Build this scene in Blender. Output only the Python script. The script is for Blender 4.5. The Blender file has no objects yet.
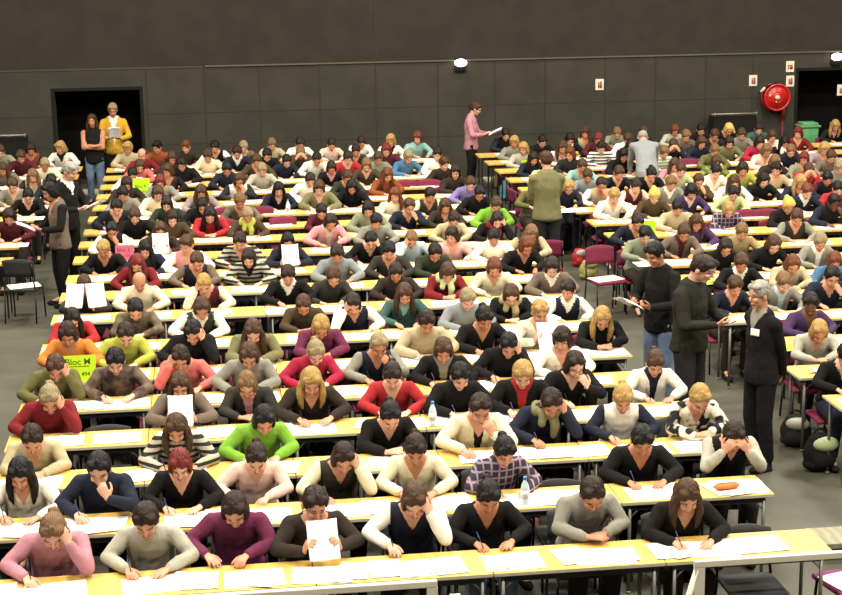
import bpy, bmesh, math, random
import numpy as np
from mathutils import Vector, Matrix, noise
random.seed(7)
rng = random.Random(11)
SC = bpy.context.scene
COL = SC.collection
PI = math.pi

# ------------------------------------------------------------------ camera (solved from table rows, aisle lines and the wall)
F = 1620.0; IW, IH = 842, 595
YAW, PITCH, ROLL, CH = 0.132655, 0.22534, -0.012649, 4.9394
_f = Vector((math.sin(YAW)*math.cos(PITCH), math.cos(YAW)*math.cos(PITCH), -math.sin(PITCH)))
_r0 = Vector((math.cos(YAW), -math.sin(YAW), 0)); _u0 = _r0.cross(_f)
_r = _r0*math.cos(ROLL) + _u0*math.sin(ROLL); _u = -_r0*math.sin(ROLL) + _u0*math.cos(ROLL)
cam = bpy.data.cameras.new('camera'); camo = bpy.data.objects.new('camera', cam); COL.objects.link(camo)
cam.sensor_fit = 'HORIZONTAL'; cam.sensor_width = 36; cam.lens = F/IW*36; cam.clip_end = 200
camo.matrix_world = Matrix(((_r.x, _u.x, -_f.x, 0), (_r.y, _u.y, -_f.y, 0), (_r.z, _u.z, -_f.z, CH), (0, 0, 0, 1)))
SC.camera = camo
def ray(x, y): return _f + _r*((x-IW/2)/F) - _u*((y-IH/2)/F)
def at_z(x, y, z):
    d = ray(x, y); t = (z-CH)/d.z; return Vector((0, 0, CH)) + d*t
def at_y(x, y, Y):
    d = ray(x, y); return Vector((0, 0, CH)) + d*(Y/d.y)

# ------------------------------------------------------------------ materials
def lin(h):
    if isinstance(h, str):
        c = [int(h[i:i+2], 16)/255 for i in (0, 2, 4)]
    else: c = h
    return tuple((v/12.92 if v <= .04045 else ((v+.055)/1.055)**2.4) for v in c) + (1,)
_M = {}
def mat(name, col, rough=.7, kind='plain', col2=None, metal=0, scale=8, bump=0, emit=0, spec=.3):
    if name in _M: return _M[name]
    m = bpy.data.materials.new(name); m.use_nodes = True; _M[name] = m
    nt = m.node_tree; b = nt.nodes['Principled BSDF']; L = nt.links
    c = lin(col); b.inputs['Base Color'].default_value = c
    b.inputs['Roughness'].default_value = rough; b.inputs['Metallic'].default_value = metal
    b.inputs['Specular IOR Level'].default_value = spec
    if emit:
        b.inputs['Emission Color'].default_value = c; b.inputs['Emission Strength'].default_value = emit
        return m
    tc = nt.nodes.new('ShaderNodeTexCoord')
    n = nt.nodes.new('ShaderNodeTexNoise'); n.inputs['Scale'].default_value = scale; n.inputs['Detail'].default_value = 4
    L.new(tc.outputs['Object'], n.inputs['Vector'])
    mix = nt.nodes.new('ShaderNodeMix'); mix.data_type = 'RGBA'
    A, B, FAC, OUT = mix.inputs[6], mix.inputs[7], mix.inputs[0], mix.outputs[2]
    def ramp(src, a, bb):
        r = nt.nodes.new('ShaderNodeValToRGB'); r.color_ramp.elements[0].position = a; r.color_ramp.elements[1].position = bb
        L.new(src, r.inputs[0]); L.new(r.outputs[0], FAC)
    A.default_value = c
    if kind == 'plain':
        B.default_value = tuple(v*.82 for v in c[:3]) + (1,); L.new(n.outputs[0], FAC)
    elif kind == 'two':
        B.default_value = lin(col2); ramp(n.outputs[0], .42, .6)
    elif kind in ('stripe', 'wood', 'hair'):
        w = nt.nodes.new('ShaderNodeTexWave'); w.bands_direction = 'Z' if kind == 'stripe' else 'X'
        w.inputs['Scale'].default_value = {'stripe': 5.5, 'wood': 3, 'hair': 26}[kind]
        w.inputs['Distortion'].default_value = {'stripe': .6, 'wood': 5, 'hair': 4}[kind]
        L.new(tc.outputs['Object'], w.inputs['Vector'])
        B.default_value = lin(col2) if col2 else tuple(v*.55 for v in c[:3]) + (1,)
        if kind == 'stripe': ramp(w.outputs['Fac'], .42, .55)
        else: L.new(w.outputs['Fac'], FAC)
    elif kind == 'flower':
        v = nt.nodes.new('ShaderNodeTexNoise'); v.inputs['Scale'].default_value = 11; v.inputs['Detail'].default_value = 1
        L.new(tc.outputs['Object'], v.inputs['Vector']); B.default_value = lin(col2); ramp(v.outputs[0], .47, .54)
    elif kind == 'check':
        w = nt.nodes.new('ShaderNodeTexWave'); w.bands_direction = 'X'; w.inputs['Scale'].default_value = 5
        w2 = nt.nodes.new('ShaderNodeTexWave'); w2.bands_direction = 'Z'; w2.inputs['Scale'].default_value = 5
        for q in (w, w2): L.new(tc.outputs['Object'], q.inputs['Vector']); q.inputs['Distortion'].default_value = .5
        mm = nt.nodes.new('ShaderNodeMath'); mm.operation = 'MAXIMUM'
        L.new(w.outputs['Fac'], mm.inputs[0]); L.new(w2.outputs['Fac'], mm.inputs[1])
        B.default_value = lin(col2); ramp(mm.outputs[0], .80, .93)
    L.new(OUT, b.inputs['Base Color'])
    if bump:
        n2 = nt.nodes.new('ShaderNodeTexNoise'); n2.inputs['Scale'].default_value = scale*1.6; n2.inputs['Detail'].default_value = 3
        L.new(tc.outputs['Object'], n2.inputs['Vector'])
        bp = nt.nodes.new('ShaderNodeBump'); bp.inputs['Strength'].default_value = bump; bp.inputs['Distance'].default_value = .03
        L.new(n2.outputs[0], bp.inputs['Height']); L.new(bp.outputs[0], b.inputs['Normal'])
    return m

CLO = {'black': '1b1a1c', 'navy': '23283a', 'dark-grey': '35342f', 'charcoal': '2b2b2e', 'grey': '83827a', 'light-grey': 'a7a79c', 'white': 'e6e3dd', 'cream': 'd8d0b4',
 'beige': 'b0a383', 'tan': '9a8a62', 'dark-olive': '26271f', 'brown': '4b3c2c', 'dark-brown': '332a26', 'olive': '626036', 'khaki': '73704d', 'bright-green': '6ea82c', 'lime': 'a2a83a', 'pale-green': 'b4c08a',
 'red': 'b0282e', 'dark-red': '7a1f26', 'crimson': 'a81f3e', 'maroon': '56202b', 'coral': 'd2625f', 'pink': 'd58c94', 'pale-pink': 'dfbdb4', 'mauve': 'b97c8f', 'plum': '6c2a4e',
 'purple': '45305a', 'violet': '7b6fb4', 'blue': '426f9f', 'light-blue': 'a9c3cf', 'teal': '3d5c59', 'turquoise': '7fb0b0', 'grey-blue': '7f8790', 'orange': 'd4772c', 'rust': '8c4428',
 'yellow': 'c89a22', 'dark-green': '303a2c', 'grey-green': '7c8470', 'taupe': '6d5f55', 'mauve-grey': '93808e'}
PATT = {'striped-grey': ('stripe', '2b2b2d', 'a29e8e'), 'floral': ('flower', 'd8d2c2', '25232a'), 'plaid': ('check', '37303d', '8b7a96'), 'striped-white': ('stripe', 'd9d9d4', '3a4152'),
 'mottled-brown': ('two', '4a4236', '6b604e'), 'patterned-brown': ('two', '3a3030', '6b5a4e'), 'patterned-pink': ('two', 'd6a8a4', 'c58d92'), 'patterned-green': ('two', '8c9a4f', '4f5f2c'), 'printed-white': ('two', 'dedccb', 'a3b09a'), 'striped-green': ('stripe', 'd6dccb', '93a88b')}
def mute(c, k=.16):
    v = [int(c[i:i+2], 16) for i in (0, 2, 4)]; l = .3*v[0]+.59*v[1]+.11*v[2]
    t = (1.0, .985, .94); return ''.join('%02x' % max(0, min(255, round((a*(1-k)+l*k)*b))) for a, b in zip(v, t))
def cloth(c):
    if c in PATT: k, a, b = PATT[c]; return mat('cloth_'+c, mute(a), .9, k, mute(b), scale=9, bump=.35, spec=.1)
    return mat('cloth_'+c, mute(CLO[c]), .9, 'plain', scale=7, bump=.4, spec=.1)
HAIR = {'bk': ('black', '171211'), 'db': ('dark brown', '2a1c15'), 'br': ('brown', '46301f'), 'lb': ('light brown', '735639'), 'bl': ('blond', 'a5844c'), 'yb': ('bright blond', 'd2b356'),
 'rd': ('dyed red', '6a2420'), 'au': ('auburn', '66371f'), 'gr': ('grey', '97938a'), 'gb': ('grey-blond', '8c7c5c')}
STY = {'s': 'short', 'b': 'bobbed', 'l': 'long', 't': 'tied-back', 'x': 'thinning', 'c': 'curly', 'f': 'fringed', 'h': 'scarf-covered'}
def hairmat(h): return mat('hair_'+h, HAIR[h][1], .55, 'hair', spec=.18, bump=.3, scale=20)
SKINS = [mat('skin_'+k, c, .55, 'plain', scale=14, spec=.3) for k, c in (('fair', 'c48d70'), ('warm', 'b57c5d'), ('pale', 'cf9f85'))] + [mat('skin_deep', '5d3d2d', .5, 'plain', scale=14)]
LIP = mat('lips', 'a0604f', .5); EYE = mat('eyes_and_brows', '4d372a', .6)
DENIM = mat('cloth_denim', '56657d', .9, 'two', '6b7b92', scale=6, bump=.3, spec=.1)

# ------------------------------------------------------------------ raw geometry
class G:
    def __init__(s): s.v = []; s.f = []; s.m = []
    def add(s, vs, fs, m=0):
        o = len(s.v); s.v += [tuple(v) for v in vs]; s.f += [tuple(i+o for i in f) for f in fs]; s.m += [m]*len(fs)
    def ell(s, c, r, axes=None, nu=14, nv=9, m=0):
        c = Vector(c); r = (r, r, r) if not hasattr(r, '__len__') else r
        ax = axes or (Vector((1, 0, 0)), Vector((0, 1, 0)), Vector((0, 0, 1)))
        vs = []; fs = []
        for j in range(1, nv):
            t = PI*j/nv
            for i in range(nu):
                p = 2*PI*i/nu
                vs.append(c + ax[0]*(r[0]*math.sin(t)*math.cos(p)) + ax[1]*(r[1]*math.sin(t)*math.sin(p)) + ax[2]*(r[2]*math.cos(t)))
        a = len(vs); vs.append(c+ax[2]*r[2]); vs.append(c-ax[2]*r[2])
        for j in range(nv-2):
            for i in range(nu):
                k = (i+1) % nu; fs.append((j*nu+i, (j+1)*nu+i, (j+1)*nu+k, j*nu+k))
        for i in range(nu):
            k = (i+1) % nu; fs.append((a, i, k)); fs.append((a+1, (nv-2)*nu+k, (nv-2)*nu+i))
        s.add(vs, fs, m)
    def cyl(s, a, b, ra, rb=None, n=10, m=0):
        a = Vector(a); b = Vector(b); rb = ra if rb is None else rb
        d = (b-a); 
        if d.length < 1e-6: return
        d.normalize(); u = d.orthogonal().normalized(); w = d.cross(u)
        vs = [p + (u*math.cos(2*PI*i/n) + w*math.sin(2*PI*i/n))*r for p, r in ((a, ra), (b, rb)) for i in range(n)]
        fs = [(i, (i+1) % n, n+(i+1) % n, n+i) for i in range(n)] + [tuple(range(n))[::-1], tuple(range(n, 2*n))]
        s.add(vs, fs, m)
    def limb(s, pts, rads, n=12):
        for i in range(len(pts)-1): s.cyl(pts[i], pts[i+1], rads[i], rads[i+1], n)
        for p, r in zip(pts, rads): s.ell(p, r, nu=12, nv=8)
    def box(s, x0, x1, y0, y1, z0, z1, m=0):
        vs = [(x, y, z) for z in (z0, z1) for y in (y0, y1) for x in (x0, x1)]
        s.add(vs, [(0, 2, 3, 1), (4, 5, 7, 6), (0, 1, 5, 4), (2, 6, 7, 3), (0, 4, 6, 2), (1, 3, 7, 5)], m)
    def mesh(s, name, bevel=0, smooth=True):
        me = bpy.data.meshes.new(name); me.from_pydata(s.v, [], s.f); me.update()
        me.polygons.foreach_set('material_index', s.m)
        bm = bmesh.new(); bm.from_mesh(me); bmesh.ops.recalc_face_normals(bm, faces=bm.faces)
        if bevel: bmesh.ops.bevel(bm, geom=list(bm.edges), offset=bevel, segments=2, affect='EDGES', profile=.6)
        bm.to_mesh(me); bm.free()
        me.polygons.foreach_set('use_smooth', [smooth]*len(me.polygons))
        return me
    def remesh(s, name, vox, it=3, dec=1.0):
        me = s.mesh(name+'_raw'); o = bpy.data.objects.new('tmp', me); COL.objects.link(o)
        r = o.modifiers.new('r', 'REMESH'); r.mode = 'VOXEL'; r.voxel_size = vox
        if it: q = o.modifiers.new('s', 'SMOOTH'); q.factor = .5; q.iterations = it
        if dec < 1: d = o.modifiers.new('d', 'DECIMATE'); d.ratio = dec
        dg = bpy.context.evaluated_depsgraph_get(); dg.update()
        out = bpy.data.meshes.new_from_object(o.evaluated_get(dg)); out.name = name
        bpy.data.objects.remove(o); bpy.data.meshes.remove(me)
        out.polygons.foreach_set('use_smooth', [True]*len(out.polygons))
        out.materials.clear()
        return out
def centers(me):
    n = len(me.polygons); a = np.empty(n*3); me.polygons.foreach_get('center', a); return a.reshape(-1, 3)
def slots(me, k):
    while len(me.materials) < k: me.materials.append(None)
def obj(name, me, mats=None, parent=None, loc=None, rz=0):
    o = bpy.data.objects.new(name, me); COL.objects.link(o)
    if mats:
        slots(me, len(mats))
        for i, m in enumerate(mats): o.material_slots[i].link = 'OBJECT'; o.material_slots[i].material = m
    if parent: o.parent = parent
    if loc is not None: o.location = loc
    o.rotation_euler = (0, 0, rz)
    return o
def tag(o, label, cat, group=None, kind=None):
    if label: o['label'] = label
    if cat: o['category'] = cat
    if group: o['group'] = group
    if kind: o['kind'] = kind
    return o
def empty(name, loc, rz=0):
    o = bpy.data.objects.new(name, None); COL.objects.link(o); o.location = loc; o.rotation_euler = (0, 0, rz); o.empty_display_size = .1; return o

# ------------------------------------------------------------------ people
# each person faces -Y in local space, origin on the floor under the pelvis
V = Vector
def hand(g, w, d, n, side, typ, far):
    w = V(w); d = V(d).normalized(); n = V(n); n = (n - d*n.dot(d)).normalized()
    t = d.cross(n)*(1 if side < 0 else -1)
    for k, (a, b) in enumerate(((.025, .03), (.055, .038), (.078, .038))):
        g.ell(w+d*a, (.034, b, .016), (d, t, n), 10, 8)
    if far: g.ell(w+d*.1+n*.01, (.05, .036, .022), (d, t, n), 10, 8); return
    curl = {'flat': (.1, .1, .12, .15), 'pen': (.55, .6, .8, .95), 'fist': (.95, 1.0, 1.05, 1.05), 'relaxed': (.4, .42, .46, .5)}[typ]
    for i in range(4):
        p = w + d*(.086-.006*abs(i-1)) + t*(.030-.0205*i); ln = (.066, .074, .069, .054)[i]; a = curl[i]*.5
        for k, (q, r) in enumerate(((.45, .0092), (.31, .0085), (.24, .0078))):
            e = p + (d*math.cos(a) + n*math.sin(a) + t*(.10-.07*i)*(1-curl[i]*.7))*(ln*q)
            g.cyl(p, e, r, r*.93, 8); g.ell(p, r, nu=8, nv=6); g.ell(e, r*.93, nu=8, nv=6); p = e; a += curl[i]*.8
    p = w + d*.022 + t*.026
    for dv, ln, r in ((d*.62+t*.72+n*.25, .036, .0115), (d*.85+t*.35+n*.4, .030, .010), (d*.95+n*.35, .022, .009)):
        e = p + dv.normalized()*ln; g.cyl(p, e, r, r*.93, 8); g.ell(p, r, nu=8, nv=6); g.ell(e, r*.93, nu=8, nv=6); p = e
def ik(S, Wp, l1, l2, pole):
    S = V(S); Wp = V(Wp); d = Wp-S; L = d.length
    if L > (l1+l2)*.995: Wp = S + d*((l1+l2)*.995/L); d = Wp-S; L = d.length
    a = (l1*l1 - l2*l2 + L*L)/(2*L); h = math.sqrt(max(l1*l1-a*a, 0)); dn = d/L
    p = V(pole); p = (p - dn*p.dot(dn)).normalized()
    return S + dn*a + p*h, Wp
def headmat(pitch, roll=0):
    # columns: right(x), forward, up ; pitch tips the face down
    f = V((0, -math.cos(pitch), -math.sin(pitch))); u = V((0, -math.sin(pitch), math.cos(pitch)))
    return V((1, 0, 0)), f, u
POSES = {}
def P(name, **k): POSES[name] = k
dn = (0, 0, -1)
P('w', pitch=36, head=(0, -.285, 1.075), R=((-.125, -.42, .785), (.45, -.85, -.1), dn, 'pen'), L=((.15, -.42, .780), (-.55, -.8, -.05), dn, 'flat'))
P('m', pitch=42, head=(.02, -.30, 1.06), R=((-.17, -.40, .780), (.5, -.8, -.05), dn, 'relaxed'), L=((.10, -.43, .785), (-.4, -.85, -.1), dn, 'fist'))
P('h', pitch=40, head=(.03, -.31, 1.05), R=((-.15, -.42, .785), (.4, -.85, -.1), dn, 'pen'), L=((.128, -.385, .985), (-.35, -.02, .93), (-.7, .7, .1), 'relaxed'))
P('g', pitch=40, head=(-.03, -.31, 1.05), R=((-.128, -.385, .985), (.35, -.02, .93), (.7, .7, .1), 'relaxed'), L=((.15, -.42, .782), (-.5, -.8, -.1), dn, 'flat'))
P('c', pitch=30, head=(.01, -.29, 1.07), R=((-.15, -.42, .785), (.4, -.85, -.1), dn, 'pen'), L=((.085, -.44, .895), (-.45, .1, .85), (-.3, .9, .2), 'fist'))
P('r', pitch=26, head=(0, -.25, 1.085), R=((-.125, -.43, .825), (.25, -.45, .8), (.8, -.1, -.1), 'fist'), L=((.125, -.43, .825), (-.25, -.45, .8), (-.8, -.1, -.1), 'fist'))
P('d', pitch=42, head=(0, -.31, 1.04), R=((-.10, -.42, .945), (.55, -.15, .75), (.5, .8, 0), 'relaxed'), L=((.10, -.42, .945), (-.55, -.15, .75), (-.5, .8, 0), 'relaxed'))
P('a', pitch=44, head=(0, -.31, 1.05), R=((-.07, -.44, .785), (.9, -.25, 0), dn, 'flat'), L=((.08, -.40, .79), (-.9, -.35, 0), dn, 'flat'))
P('k', pitch=18, yaw=-32, head=(0, -.25, 1.095), R=((-.13, -.40, .785), (.45, -.85, -.1), dn, 'pen'), L=((.15, -.40, .780), (-.55, -.8, -.05), dn, 'flat'))
P('n', pitch=18, yaw=32, head=(0, -.25, 1.095), R=((-.13, -.40, .785), (.45, -.85, -.1), dn, 'pen'), L=((.15, -.40, .780), (-.55, -.8, -.05), dn, 'flat'))
# standing
P('S_read', stand=1, pitch=24, head=(0, -.10, 1.615), R=((-.10, -.27, 1.12), (.45, -.8, .25), (.6, 0, .8), 'fist'), L=((.12, -.28, 1.11), (-.5, -.75, .25), (-.6, 0, .8), 'fist'))
P('S_back', stand=1, pitch=8, head=(0, -.05, 1.63), R=((-.10, .17, .90), (.8, .2, -.4), (0, -1, 0), 'relaxed'), L=((.08, .19, .87), (-.8, .1, -.4), (0, -1, 0), 'fist'))
P('S_cross', stand=1, pitch=6, head=(0, -.05, 1.63), R=((.05, -.24, 1.16), (.95, .1, .1), (0, 1, 0), 'fist'), L=((-.05, -.21, 1.13), (-.95, .1, .1), (0, 1, 0), 'fist'))
P('S_bend', stand=1, pitch=40, bend=.42, head=(0, -.50, 1.42), R=((-.18, -.62, .80), (.1, -.8, -.5), (0, .5, -.8), 'flat'), L=((.18, -.62, .80), (-.1, -.8, -.5), (0, .5, -.8), 'flat'))

def frame(P_):
    st = P_.get('stand'); bend = P_.get('bend', 0)
    if not st:
        hx = P_['head'][0]*.4
        T = [((0, .03, .52), .172, .132), ((0, -.01, .62), .155, .118), ((0, -.055, .73), .150, .116), ((hx*.5, -.115, .84), .158, .120), ((hx, -.160, .925), .155, .092), ((hx, -.185, .965), .100, .070)]
        sh = [V((hx+s*.160, -.165, .925)) for s in (-1, 1)]; nb = V((hx, -.20, .98))
        legs = [((s*.09, 0, .50), (s*.12, -.43, .50), (s*.12, -.36, .10), (s*.13, -.49, .045)) for s in (-1, 1)]
    else:
        def b(z): 
            k = max(0, z-.92)/.6; return -bend*k*1.0 - (.0), z - bend*.35*k*k
        T = [((0,)+b(z)) for z in (.92, 1.02, 1.12, 1.26, 1.38, 1.45)]
        T = [(p, rx, ry) for p, rx, ry in zip(T, (.172, .158, .150, .165, .17, .115), (.125, .112, .108, .122, .095, .07))]
        y, z = b(1.385); sh = [V((s*.178, y, z)) for s in (-1, 1)]; y, z = b(1.47); nb = V((0, y-.01, z))
        legs = [((s*.09, 0, .90), (s*.10, -.02, .49), (s*.105, .03, .09), (s*.125, -.12, .045)) for s in (-1, 1)]
    return T, sh, nb, legs
def torso(g, T, k, n=30):
    pts = np.array([list(t[0])+[t[1], t[2]] for t in T]); u = np.linspace(0, len(T)-1, n); 
    for a in u:
        i = min(int(a), len(T)-2); q = pts[i]*(1-(a-i)) + pts[i+1]*(a-i)
        g.ell(q[:3], (q[3]+k, q[4]+k, .065), nu=18, nv=9)
def folds(me, amp):
    n = len(me.vertices); co = np.empty(n*3); me.vertices.foreach_get('co', co); co = co.reshape(-1, 3); out = co.copy()
    for i, v in enumerate(me.vertices):
        c = v.co; k = noise.noise(V((c.x*11, c.y*11, c.z*7))) + .5*noise.noise(V((c.x*22+9, c.y*22, c.z*15)))
        out[i] += np.array(v.normal)*(amp*k)
    me.vertices.foreach_set('co', out.ravel()); me.update()
def mk_person(key, near):
    P_ = POSES[key]; far = not near
    T, sh, nb, legs = frame(P_)
    hc = V(P_['head']); pitch = math.radians(P_['pitch']); yaw = math.radians(P_.get('yaw', 0))
    R_, F_, U_ = headmat(pitch); Rz = Matrix.Rotation(yaw, 3, 'Z'); R_, F_, U_ = Rz@R_, Rz@F_, Rz@U_
    def H(r, f, u): return hc + R_*r + F_*f + U_*u
    g = G()
    ax = (R_, F_, U_)
    g.ell(H(0, 0, .03), (.076, .096, .088), ax, 18, 12); g.ell(H(0, .020, -.045), (.060, .070, .074), ax, 16, 10)
    g.ell(H(0, .058, -.100), (.030, .028, .022), ax, 10, 8); g.ell(H(0, .078, .022), (.058, .020, .014), ax, 12, 8)
    for s in (-1, 1):
        g.ell(H(s*.034, .070, -.028), (.026, .024, .022), ax, 10, 8); g.ell(H(s*.078, -.005, -.012), (.012, .022, .032), ax, 10, 8)
    g.cyl(H(0, .090, .006), H(0, .106, -.030), .008, .011, 8); g.ell(H(0, .104, -.031), .0125, nu=8, nv=6)
    g.ell(H(0, .088, -.068), (.026, .012, .011), ax, 10, 6)
    g.limb([nb, nb*.5+H(0, -.025, -.06)*.5, H(0, -.02, -.05)], [.058, .053, .053])
    torso(g, T, -.02)
    arms = {}
    for s, k in ((-1, 'R'), (1, 'L')):
        w, d, n, typ = P_[k]; S = sh[0 if s < 0 else 1]
        low = w[2] < .9 and not P_.get('stand')
        pole = (s*.62, .45, -.5) if low else (s*.5, -.1, -1)
        if key == 'S_back': pole = (s, .6, -.2)
        E_, w = ik(S, w, *((.285, .255) if P_.get('stand') else (.262, .24)), pole)
        if not P_.get('stand') and E_.z < .800: E_.z = .800
        arms[k] = (S, E_, V(w))
        g.limb([S, E_, w], [.045, .034, .025]); hand(g, w, d, n, s, typ, far)
    for hip, kn, an, toe in legs:
        g.limb([hip, kn, an, toe], [.07, .048, .034, .026])
    vox = .0062 if near else .0125
    body = g.remesh('body_'+key, vox, 2 if near else 1, .30 if near else .5)
    slots(body, 3)
    c = centers(body) - np.array(hc); A = np.array([R_, F_, U_]); q = c@A.T
    idx = np.zeros(len(q), int)
    idx[(np.abs(q[:, 0]) < .026) & (q[:, 1] > .07) & (q[:, 1] < .118) & (np.abs(q[:, 2]+.069) < .0085)] = 1
    for s in (-1, 1):
        idx[(np.abs(q[:, 0]-s*.033) < .017) & (q[:, 1] > .06) & (q[:, 1] < .108) & (np.abs(q[:, 2]-.000) < .0055)] = 2
        idx[(np.abs(q[:, 0]-s*.035) < .019) & (q[:, 1] > .06) & (q[:, 1] < .108) & (np.abs(q[:, 2]-.027) < .0035)] = 2
    body.polygons.foreach_set('material_index', idx.astype(np.int32))
    # top
    g = G(); torso(g, T[1:] if not P_.get('stand') else [((0, T[0][0][1]+.005, .84), .180, .132)]+T, .016)
    if not P_.get('stand'): torso(g, [((0, .02, .56), .175, .135), T[1]], .014, 8)
    for k in 'RL':
        S, E_, w = arms[k]; g.limb([S, S*.5+E_*.5, E_, E_*.4+w*.6, E_*.08+w*.92], [.066, .058, .052, .045, .038])
    g.limb([V(T[4][0]), nb+V((0, .004, -.005))], [.085, .070])
    for S in sh: g.limb([nb+V((0, .012, -.035)), S*.55+nb*.45+V((0, .006, -.012)), S], [.060, .060, .064])
    top = g.remesh('top_'+key, .0080 if near else .015, 3 if near else 1, 1 if near else .6); folds(top, .0075 if near else .009)
    slots(top, 4); c = centers(top)
    def dseg(a, b):
        a = np.array(a); b = np.array(b); ab = b-a; t = np.clip(((c-a)@ab)/(ab@ab), 0, 1); return np.linalg.norm(c-(a+t[:, None]*ab), axis=1)
    arm = np.minimum.reduce([np.minimum(dseg(arms[k][0], arms[k][1])-.055, dseg(arms[k][1], arms[k][2])-.045) for k in 'RL'])
    inx = np.abs(c[:, 0]-T[3][0][0]) < .165
    tz = np.array([t[0][2] for t in T]); ty = np.array([t[0][1] for t in T]); cy = np.interp(c[:, 2], tz, ty)
    idx = np.where((arm < .014) & ~(inx & (c[:, 1] > cy-.2) & (np.abs(c[:, 0]-T[3][0][0]) < .145) & (dseg(T[3][0], T[4][0]) < .17)), 1, 0)
    zn = nb.z; front = (c[:, 1] < cy-.025) & (idx == 0); x = np.abs(c[:, 0]-nb.x)
    idx[front & (x < (c[:, 2]-(zn-.40))*.10+.012)] = 3
    idx[front & (x < (c[:, 2]-(zn-.17))*.52)] = 2
    idx[(c[:, 2] > zn+.0) & (x < .075) & (c[:, 1] < cy)] = 2
    top.polygons.foreach_set('material_index', idx.astype(np.int32))
    # trousers
    g = G()
    for hip, kn, an, toe in legs:
        g.limb([hip, kn, V(an)+V((0, 0, .03))], [.100, .076, .060])
    z0 = T[0][0]; g.ell((0, z0[1], z0[2]-.01), (.178, .138, .10), nu=18, nv=10); g.ell((0, z0[1], z0[2]-.07), (.17, .13, .07), nu=18, nv=10)
    trs = g.remesh('trousers_'+key, .012 if near else .018, 2, .6)
    sho = []
    for hip, kn, an, toe in legs:
        q = G(); a = V(an); t = V(toe); dd = V((t.x-a.x, t.y-a.y, 0)).normalized(); sd = V((-dd.y, dd.x, 0))
        q.ell((a.x, a.y, .05), (.05, .042, .05), (dd, sd, V((0, 0, 1)))); q.ell((t.x, t.y, .035), (.085, .042, .034), (dd, sd, V((0, 0, 1))))
        q.box(min(a.x, t.x)-.03, max(a.x, t.x)+.03, t.y-.03, a.y+.03, 0.0, .03); sho.append(q.remesh('shoe_'+key, .011, 2, .6))
    return dict(body=body, top=top, trousers=trs, shoes=sho, head=hc, yaw=yaw, pitch=P_['pitch'], arms=arms, nb=nb)
_PM = {}
def pmesh(key, near):
    k = (key, near)
    if k not in _PM: _PM[k] = mk_person(key, near)
    return _PM[k]
_HM = {}
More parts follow.
